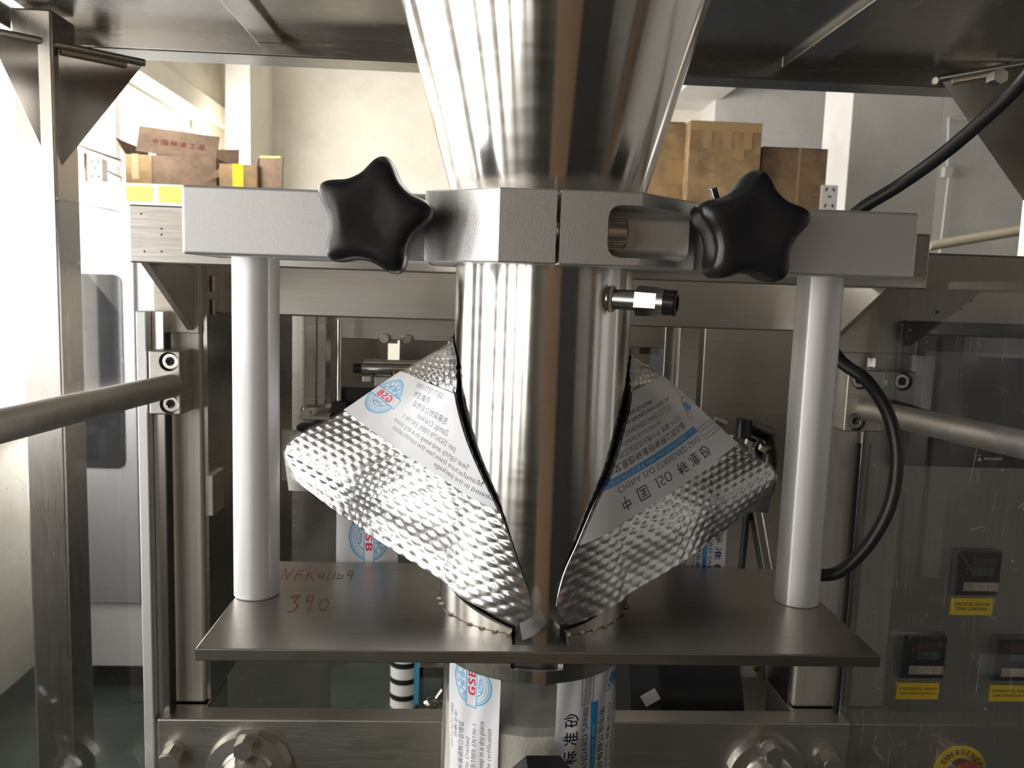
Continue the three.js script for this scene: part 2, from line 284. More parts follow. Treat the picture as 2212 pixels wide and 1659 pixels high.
// base frame: columns, cross beam, lower beam
{
  const t = thing('machine_frame', 'stainless machine frame of square columns and cross beams behind the bag former', 'machine frame', [0, FLOOR, ZC]);
  const o = t.position;
  const cl0 = onZ(352, 900, ZC).x, cl1 = onZ(437, 900, ZC).x, cr0 = onZ(1752, 1000, ZC).x, cr1 = onZ(1850, 1000, ZC).x;
  const yD = onZ(1106, 1558, ZC + 0.03).y - o.y, yTop = onZ(390, 560, ZC).y - o.y;
  const yFoot = onZ(395, 1530, ZC).y - o.y;
  part('column', bb(cl0, cl1, yD, yTop + 0.02, -0.055, 0, 0.003, true), M.frame, t);
  part('column', bb(cr0, cr1, yD, yTop + 0.02, -0.055, 0, 0.003, true), M.frame, t);
  part('column_foot', bb(cl0 - 0.004, cl1 + 0.004, yD, yFoot, -0.06, 0.004, 0.002), M.weld, t);
  part('column_foot', bb(cr0 - 0.002, cr1 - 0.002, yD, yFoot - 0.004, -0.06, 0.004, 0.002), M.weld, t);
  // upper sleeve of each column, a little wider
  part('column_cap', bb(cl0 - 0.006, cl1 - 0.001, onZ(390, 719, ZC).y - o.y, yTop + 0.03, -0.03, 0.003, 0.001), M.frame, t);
  part('column_cap', bb(cr0, cr1 + 0.006, onZ(1850, 762, ZC).y - o.y, yTop + 0.03, -0.03, 0.003, 0.001), M.frame, t);
  // notch plate on the left column
  const n0 = onZ(436, 1026, ZC - 0.006), n1 = onZ(462, 1114, ZC - 0.006);
  part('stop_plate', bb(n0.x - 0.004, n1.x, n1.y - o.y, n0.y - o.y, -0.04, -0.004, 0.0008), M.frame, t);
  // inner dark liners
  part('inner_panel', bb(cl1, cl1 + 0.004, yD, yTop, -0.37, -0.004, 0), M.dull, t);
  part('inner_panel', bb(cr0 - 0.004, cr0, yD, yTop, -0.06, -0.004, 0), M.dull, t);
  // cross beam between the columns
  const bz = ZC - 0.045, b0 = onZ(780, 687, bz).y - o.y, b1 = onZ(780, 590, bz).y - o.y + 0.03;
  part('cross_beam', bb(cl0, cr1, b0, b1, -0.095, -0.045, 0.002), M.steel, t);
  // front lower beam with rounded edge
  const f0 = onZ(340, 1600, ZC + 0.03).x, f1 = onZ(1836, 1600, ZC + 0.03).x;
  part('lower_beam', bb(f0, f1, yD - 0.12, yD, 0.006, 0.03, 0.002), M.steel, t);
  part('beam_shoe', bb(f0, cl1 + 0.004, yD - 0.12, yD, -0.06, 0.006, 0.001), M.steel, t); part('beam_shoe', bb(cr0 - 0.004, f1, yD - 0.12, yD, -0.06, 0.006, 0.001), M.steel, t);
  // front bar that carries the former, with its gusset arms
  const az = -0.125, a0 = onZ(277, 440, az), a1 = onZ(278, 563, az), a2 = onZ(2012, 507, az), a3 = onZ(2003, 629, az);
  part('carrier_bar', bb(a0.x, a2.x, (a1.y + a3.y) / 2 - o.y, (a0.y + a2.y) / 2 - o.y, az - 0.03 - o.z, az - o.z, 0.0015), M.steel, t);
  const yA = (a1.y + a3.y) / 2 - o.y;
  for (const s of [0, 1]) {
    const x = s ? cr0 + 0.012 : cl1 - 0.006, yLow = (s ? onZ(1815, 745, ZC).y : onZ(430, 716, ZC).y) - o.y, zf = az - o.z - 0.002;
    // side plate: triangle in the y-z plane
    const g = extr([[zf, yA], [-0.05, yA], [-0.05, yLow], [0.001, yLow]], 0.006, 0.0006).rotateY(-Math.PI / 2);
    part('gusset_arm', uvm(g.translate(x, 0, 0)), M.frame, t);
    part('arm', bb(x - 0.006, x, yA, yA + 0.045, -0.05, zf, 0.0008), M.frame, t);
  }
  for (const y of [0.0, 0.022]) part('weld_bead', rod(v3(cl1 + 0.006, yA - 0.045 + y, -0.018), v3(cl1 + 0.006, yA - 0.03 + y, -0.018), 0.002, 8), M.weld, t);
  // dark punched points on the carrier bar
  for (const [px, py] of [[305, 462], [349, 494], [349, 507], [312, 543], [349, 543]]) part('punch_mark', along(new THREE.CylinderGeometry(0.0007, 0.0007, 0.0006, 8), v3(0, 0, 1)), M.blackMetal, t, onZ(px, py, az).sub(o));
}
// bearings with domes, bolted to the lower beam
const ZD = ZC + 0.03;
function bearing(px, py, label) {
  const c = onZ(px, py, ZD), t = thing('flange_bearing', label, 'bearing', c);
  part('flange', along(turned([[0, 0], [0.041, 0], [0.041, 0.006], [0.039, 0.009], [0.026, 0.01], [0.0235, 0.013], [0, 0.013]], 64), v3(0, 0, 1)), M.satin, t);
  part('dome', along(turned([[0.024, 0.008], [0.0225, 0.016], [0.018, 0.026], [0.011, 0.033], [0, 0.036]], 48), v3(0, 0, 1)), M.satin, t);
  for (let k = 0; k < 3; k++) {
    const a = Math.PI / 2 + 0.02 + k * 2 * Math.PI / 3, x = Math.cos(a) * 0.032, y = Math.sin(a) * 0.032;
    part('washer', along(new THREE.CylinderGeometry(0.0108, 0.0108, 0.0025, 24), v3(0, 0, 1)), M.satin, t, [x, y, 0.0112]);
    part('bolt', along(hexBolt(0.0098, 0.011), v3(0, 0, 1)), M.satin, t, [x, y, 0.0178]);
  }
}
bearing(540, 1662, 'round flanged bearing with domed cap bolted to the lower beam below the left post');
bearing(1652, 1672, 'round flanged bearing with domed cap bolted to the lower beam below the right post');
for (const [px, py, label] of [[378, 1629, 'hex head bolt at the left end of the lower beam'], [1783, 1638, 'hex head bolt at the right end of the lower beam']]) {
  const t = thing('hex_bolt', label, 'bolt', onZ(px, py, ZD), 'lower beam bolts');
  part('washer', along(new THREE.CylinderGeometry(0.013, 0.013, 0.003, 28), v3(0, 0, 1)), M.satin, t, [0, 0, 0.0015]);
  part('head', along(hexBolt(0.0112, 0.013), v3(0, 0, 1)), M.satin, t, [0, 0, 0.0095]);
  part('boss', along(new THREE.CylinderGeometry(0.0085, 0.0085, 0.0012, 24), v3(0, 0, 1)), M.satin, t, [0, 0, 0.0162]);
}
// clamp blocks with rods that reach forward past the acrylic guards
function clampBlock(p0, p1, rodPx, rodEnd, zEnd, side, label) {
  const zf = ZC + 0.034, a = onZ(p0[0], p0[1], zf), b = onZ(p1[0], p1[1], zf), c = a.clone().add(b).multiplyScalar(0.5), t = thing('rod_clamp_block', label, 'clamp block', [c.x, c.y, ZC]);
  const w = Math.abs(b.x - a.x), h = Math.abs(a.y - b.y), D = zf - ZC;
  // block with two counterbores
  let br = new Brush(mv(box(w, h, D, 0.0015), 0, 0, D / 2)); br.updateMatrixWorld();
  const ev = new Evaluator(); ev.attributes = ['position', 'normal', 'uv'];
  const sx = -side * w * 0.14, sy = h * 0.335;
  for (const s of [1, -1]) { const cy = new Brush(along(new THREE.CylinderGeometry(0.0088, 0.0088, 0.02, 36), v3(0, 0, 1))); cy.position.set(sx, s * sy, D); cy.updateMatrixWorld(); br = ev.evaluate(br, cy, SUBTRACTION); }
  const g = br.geometry; g.clearGroups?.(); part('block', uvm(g), M.steel, t);
  for (const s of [1, -1]) {
    const sc = part('socket_screw', along(turned([[0, 0], [0.0074, 0], [0.0074, 0.006], [0.0066, 0.0068], [0.0042, 0.0068], [0.0036, 0.0062], [0.0036, 0.002], [0, 0.002]], 36), v3(0, 0, 1)), M.steelSmooth, t, [sx, s * sy, D - 0.0095]);
    part('hex_socket', along(new THREE.CylinderGeometry(0.0034, 0.0034, 0.001, 6), v3(0, 0, 1)), M.blackMetal, sc, [0, 0, 0.0024]);
  }
  for (const s of [1, -1]) part('side_screw', along(turned([[0, 0], [0.0065, 0], [0.0065, 0.008], [0.0055, 0.01], [0, 0.011]], 24), v3(side, 0, 0)), M.steelSmooth, t, [side * w / 2, s * h * 0.27, D * 0.45]);
  const r = thing('guard_rod', side < 0 ? 'dark steel rod reaching forward from the left clamp block past the guard' : 'dark steel rod reaching forward from the right clamp block past the guard', 'rod', onZ(rodPx[0], rodPx[1], zf - 0.004));
  const e = onZ(rodEnd[0], rodEnd[1], zEnd).sub(r.position);
  part('shaft', rod(v3(0, 0, 0), e, 0.0105, 40), M.frame, r);
  part('end_cap', rod(e, e.clone().multiplyScalar(1.01), 0.011, 40), M.blackPlastic, r);
}
clampBlock([320, 757], [391, 897], [372, 833], [-75, 937], 0.09, -1, 'rectangular steel clamp block with two socket screws on the left column');
clampBlock([1833, 799], [1901, 934], [1868, 884], [2330, 987], 0.03, 1, 'rectangular steel clamp block with two socket screws on the right column');
// ---------------------------------------------------------------- the bag former
const BY0 = 0.2263, BY1 = 0.2676, BZ = 0.036, PX = 0.1877, PR = 0.015;
const RT = 0.0585, TX = (onCyl(985, 640, 0.0001, 0, 0).x * 0 + onZ(1174, 640, 0).x);
// base plate with the round opening and the slot in front of it
const PF = 0.0868, PB = -0.0659, PT = 0.0075, RR = 0.0645;
const RX = onZ(1151, 1290, 0).x;                   // axis of the collar ring at the plate
{
  const t = thing('base_plate', 'dull stainless base plate that carries the posts, with faded red handwriting', 'plate', [0, -PT, 0]);
  const s0 = onY(1108, 1392, 0), s1 = onY(1228, 1392, 0);
  const sh = new THREE.Shape([[-0.2004, -PF], [0.2049, -PF], [0.2049, -PB], [-0.2004, -PB]].map(([x, y]) => new THREE.Vector2(x, y)));
  const h = new THREE.Path(), a = Math.asin((s1.x - RX) / RR), b = Math.asin((RX - s0.x) / RR);
  h.moveTo(s0.x, -s0.z); h.lineTo(s0.x, -RR * Math.cos(b)); 
  h.absarc(RX, 0, RR, -Math.PI / 2 - b, -Math.PI / 2 + a, true); h.lineTo(s1.x, -s0.z); h.lineTo(s0.x, -s0.z);
  sh.holes.push(h);
  part('plate', flat(extr(sh, PT, 0.0007)), M.plateTop = phys({ color: lin(0.46, 0.435, 0.4), metalness: 1, roughness: 0.36, roughnessMap: rep(tMottleRough, 6), map: tBrushTone }), t);
  // handwriting in faded red marker
  const c = document.createElement('canvas'); c.width = 700; c.height = 420; const x = c.getContext('2d');
  x.strokeStyle = 'rgba(150,66,50,0.6)'; x.lineWidth = 9; x.lineCap = x.lineJoin = 'round';
  const pen = (list, ox, oy, k) => { for (const s of list) { x.beginPath(); s.forEach(([u, v], i) => (i ? x.lineTo(ox + u * k, oy + v * k) : x.moveTo(ox + u * k, oy + v * k))); x.stroke(); } };
  pen([[[0, 10], [3, 0], [5, 10], [9, 0]], [[12, 10], [14, 1], [21, 0]], [[13, 5], [18, 5]], [[23, 0], [22, 10]], [[30, 0], [23, 5], [30, 10]], [[33, 4], [36, 3], [38, 6], [35, 8], [33, 6], [33, 4]], [[42, 1], [40, 9], [44, 9]], [[47, 2], [46, 9]], [[50, 3], [49, 8], [53, 8], [54, 5], [50, 5]], [[62, 4], [58, 5], [58, 1], [62, 1], [62, 4], [60, 10]]], 30, 20, 10);
  pen([[[0, 1], [6, 0], [3, 4], [6, 6], [4, 9], [0, 10]], [[15, 3], [11, 4], [11, 0], [15, 0], [15, 3], [13, 10]], [[20, 3], [24, 2], [26, 5], [24, 9], [20, 8], [20, 3]]], 150, 250, 13);
  const tx = new THREE.CanvasTexture(c); tx.colorSpace = THREE.SRGBColorSpace;
  const q = [onY(610, 1252, 0.0003), onY(770, 1252, 0.0003), onY(618, 1222, 0.0003)];
  const q0 = onY(606, 1225, 0), q1 = onY(775, 1228, 0), q2 = onY(578, 1335, 0), q3 = onY(765, 1335, 0);
  const g = grid(1, 1, (u, v) => { const A = q2.clone().lerp(q3, u), B = q0.clone().lerp(q1, u); return A.lerp(B, v).setY(PT + 0.0002); });
  part('handwriting', g, phys({ map: tx, transparent: true, roughness: 0.6 }), t, [0, 0, 0], null, 'faded red handwriting');
}
// collar ring welded into the plate, with the window at the front
const YR1 = 0.032, YR0 = onZ(1150, 1478, RR).y;
{
  const t = thing('collar_ring', 'short stainless ring welded through the base plate around the film throat', 'ring', [RX, 0, 0]);
  const s0 = onY(1108, 1392, 0), s1 = onY(1228, 1392, 0), a = Math.asin((s1.x - RX) / RR), b = Math.asin((RX - s0.x) / RR);
  const wall = (r0, r1, y0, y1, p0, p1) => { const sh = new THREE.Shape(); sh.absarc(0, 0, r1, p0, p1, false); sh.absarc(0, 0, r0, p1, p0, true); return flat(extr(sh, y1 - y0, 0.0004)).translate(0, y0, 0); };
  const yW = onZ(1160, 1451, RR).y, f = -Math.PI / 2;
  const up = (p) => 0.003 + 0.024 * Math.min(1, Math.max(0, (Math.abs(p) - 0.3) / 1.3));   // top edge follows the wings: low at the front
  const strip = (r, yTop) => { const p0 = a, p1 = 2 * Math.PI - b; return grid(120, 1, (i, j) => { let p = p0 + (p1 - p0) * i; const q = p > Math.PI ? 2 * Math.PI - p : p; return v3(r * Math.sin(p), j ? up(q) : yW, r * Math.cos(p)); }, (i, j) => [i * 6.28 * r, j * 0.01]); };
  const rim = grid(120, 1, (i, j) => { const p = a + (2 * Math.PI - b - a) * i, q = p > Math.PI ? 2 * Math.PI - p : p, r = j ? RR : RR - 0.0025; return v3(r * Math.sin(p), up(q), r * Math.cos(p)); });
  part('ring', merge([strip(RR), strip(RR - 0.0025), rim, wall(RR - 0.0025, RR, YR0, yW + 0.0005, 0, Math.PI * 2)]), M.polished, t);
  const beads = []; for (let k = 0; k < 40; k++) { const p = f + a + 0.03 + (2 * Math.PI - a - b - 0.06) * k / 39; if ((k * 7) % 5 > 1 || k < 4 || k > 35) beads.push(new THREE.SphereGeometry(0.0016, 8, 6).scale(1.6, 0.6, 1).rotateY(-p).translate(Math.cos(p) * RR, 0.0004, -Math.sin(p) * RR)); }
  part('weld_bead', merge(beads), M.weld, t);
}
// aluminium posts
for (const s of [-1, 1]) {
  const t = thing('support_post', s < 0 ? 'round matt aluminium post on the left of the base plate' : 'round matt aluminium post on the right of the base plate', 'post', [s * PX, 0, 0], 'aluminium posts of the bag former');
  part('post', turned([[0, 0], [PR - 0.0006, 0], [PR, 0.0006], [PR, BY0], [0, BY0]], 96), M.anodised, t);
}
// head bar: two arms and the split clamp round the tube
{
  const t = thing('head_bar', 'matt aluminium head bar with a split clamp around the steel tube', 'bar', [0, BY0, 0]);
  const H = BY1 - BY0, HI = RT + 0.001;
  const zf = 0.085, xg = onZ(1206, 490, zf).x, gp = 0.0011, xa = onZ(1078, 490, zf).x, xb = onZ(918, 490, 0.05).x, xc = onZ(1385, 490, zf).x, xd = onZ(1500, 500, 0.045).x;
  const half = (s) => {
    const p = new THREE.Shape(), e = s < 0 ? xb : xd, m = s < 0 ? xa : xc, zE = s < 0 ? 0.052 : 0.047, al = Math.acos(Math.min(1, Math.abs(xg + s * gp - TX) / HI));
    const x0 = xg + s * gp, k = Math.asin((x0 - TX) / HI);
    // (x, -z) outline: front is negative
    p.moveTo(x0, -zf); p.lineTo(m, -zf); p.lineTo(e, -zE); p.lineTo(e, 0.052); p.lineTo(m, zf); p.lineTo(x0, zf);
    const zi = HI * Math.cos(k); p.lineTo(x0, zi);
    if (s < 0) p.absarc(TX, 0, HI, Math.PI / 2 - k, -Math.PI / 2 + k + 2 * Math.PI, false); else p.absarc(TX, 0, HI, Math.PI / 2 - k, -Math.PI / 2 + k, true);
    p.lineTo(x0, -zf); return flat(extr(p, H, 0.0009));
  };
  part('clamp_half', half(-1), M.blasted, t);
  // right half with the milled pocket for the clamp screw
  const ev = new Evaluator(); ev.attributes = ['position', 'normal', 'uv'];
  const xp = onZ(1313, 500, zf).x, yp = onZ(1340, 500, zf).y - BY0;
  const A = new Brush(half(1)), B = new Brush(box(0.12, 0.029, 0.06, 0.007)); B.position.set(xp + 0.06, yp, 0.0515 + 0.03); B.updateMatrixWorld(); A.updateMatrixWorld();
  const R = ev.evaluate(A, B, SUBTRACTION); part('clamp_half', uvm(R.geometry), M.blasted, t);
  const hs = onZ(1334, 500, 0.078), kn = [];
  const sc = part('clamp_screw', along(turned([[0, -0.006], [0.0085, -0.006], [0.009, -0.0055], [0.009, 0.005], [0.0082, 0.006], [0.004, 0.006], [0.004, 0.001], [0, 0.001]], 48), v3(1, 0, 0)), M.steelSmooth, t, [hs.x, yp, 0.0715]);
  for (let k = 0; k < 36; k++) { const a = k / 36 * Math.PI * 2; kn.push(box(0.0095, 0.0006, 0.0006, 0).rotateX(-a).translate(-0.0005, Math.cos(a + Math.PI / 2) * 0.009, Math.sin(a + Math.PI / 2) * 0.009)); }
  part('knurling', merge(kn), M.steelSmooth, sc);
  part('screw_shank', rod(v3(xg - 0.02, yp, 0.0715), v3(hs.x, yp, 0.0715), 0.006, 24), M.steelSmooth, t);
  part('arm', bb(-0.2225, xb + 0.004, 0, H, -BZ, BZ, 0.0022), M.anodised, t);
  part('arm', bb(xd - 0.004, 0.2327, 0, H, -BZ, BZ, 0.0022), M.anodised, t);
  // lock lever tab beside the right knob
  const lv = onZ(1545, 425, 0.03); part('lever_tab', bb(-0.0025, 0.0025, -0.012, 0.006, -0.003, 0.003, 0.001), M.chrome, t, lv.sub(v3(0, BY0, 0)), [0, 0, 0.35]);
}
// five-lobed star knobs
function knob(px, py, turn, label) {
  const zk = 0.075, c = onZ(px, py, zk), t = thing('star_knob', label, 'knob', [c.x, c.y, BZ], 'star knobs on the head bar');
  const R0 = 0.0285, prof = [[0.0, -0.020], [0.5, -0.020], [0.86, -0.0195], [0.95, -0.018], [0.99, -0.014], [1, -0.008], [1, 0], [0.985, 0.005], [0.95, 0.0085], [0.88, 0.0108], [0.76, 0.012], [0.6, 0.0122], [0.42, 0.0117], [0.2, 0.0112], [0, 0.011]];
  const r = (a) => R0 * (1 + 0.165 * Math.cos(5 * (a - turn)) + 0.028 * Math.cos(10 * (a - turn)));
  const g = grid(160, prof.length - 1, (u, v) => { const a = u * Math.PI * 2, [k, z] = prof[Math.round(v * (prof.length - 1))], q = k * (R0 + (r(a) - R0) * Math.min(1, k * k * 1.1)); return v3(Math.cos(a) * q, Math.sin(a) * q, z + zk - BZ); });
  part('grip', mergeVertices(g), M.blackPlastic, t);
  part('hub', along(turned([[0.011, 0], [0.0125, 0.001], [0.014, zk - BZ - 0.018], [0, zk - BZ - 0.018]], 40).translate(0, 0, 0), v3(0, 0, 1)), M.blackPlastic, t);
}
knob(808, 470, 80 * Math.PI / 180, 'black five-lobed star knob on the left arm of the head bar');
knob(1621, 498, 88 * Math.PI / 180, 'black five-lobed star knob on the right arm of the head bar');
// forming tube with its air fitting
{
  const t = thing('forming_tube', 'upright polished stainless forming tube held in the clamp', 'tube', [TX, YR0 - 0.004, 0]);
  const y0 = 0, y1 = BY1 - (YR0 - 0.004) + 0.001, n = 96;
  const wall = (r, hh) => { const g = new THREE.CylinderGeometry(r, r, hh, n, 1, true); const uv = g.attributes.uv; for (let i = 0; i < uv.count; i++) uv.setXY(i, uv.getX(i) * 2 * Math.PI * r, uv.getY(i) * hh * 0.12); return g.translate(0, hh / 2, 0); };
  part('tube_wall', wall(RT, y1), M.polished, t);
  part('tube_bore', wall(RT - 0.0015, y1), M.dull, t);
  const p0 = onCyl(1324, 646, RT, TX, 0).sub(t.position), d = v3(0.9, -0.03, 0.42).normalize(), at = (k) => p0.clone().addScaledVector(d, k);
  const f = part('air_fitting', rod(at(-0.004), at(0.016), 0.0062, 28), M.steelSmooth, t);
  part('hex_body', along(hexBolt(0.0092, 0.013), d).translate(...at(0.0215).toArray()), M.steelSmooth, f);
  part('collar', rod(at(0.028), at(0.032), 0.0082, 28), M.steelSmooth, f);
  part('release_ring', along(turned([[0.0045, 0], [0.0078, 0], [0.0078, 0.0065], [0.0068, 0.0075], [0.005, 0.0075], [0.0045, 0.0065], [0.0045, 0]], 32), d).translate(...at(0.032).toArray()), M.blackPlastic, f);
  part('bore', rod(at(0.03), at(0.0362), 0.0046, 20), M.rubber, f);
  const ring = new THREE.TorusGeometry(0.0068, 0.0016, 8, 24).applyQuaternion(new THREE.Quaternion().setFromUnitVectors(v3(0, 0, 1), d)).translate(...at(-0.0005).toArray());
  part('weld_bead', ring, M.weld, f);
}
// funnel
{
  const yA = BY1, rA = 0.0618, e = onZ(1205, 0, 0), rB = 0.0618 + (0.0985 - 0.0618), yB = e.y;
  const k = (rB - rA) / (yB - yA), yT = yB + 0.16;
  const t = thing('hopper_funnel', 'tapered polished stainless funnel standing on the clamped tube', 'funnel', [TX, yA, 0]);
  const hh = yT - yA, rT = rA + k * hh, mk = (dr) => { const g = new THREE.CylinderGeometry(rT - dr, rA - dr, hh, 128, 1, true), uv = g.attributes.uv; for (let i = 0; i < uv.count; i++) uv.setXY(i, uv.getX(i) * 2 * Math.PI * rA, uv.getY(i) * hh * 0.12); return g.translate(0, hh / 2, 0); };
  part('cone_wall', mk(0), M.polished, t); part('cone_inside', mk(0.0015), M.dull, t);
  part('rim', new THREE.TorusGeometry(rT, 0.003, 10, 96).rotateX(Math.PI / 2).translate(0, hh, 0), M.steelSmooth, t);
}
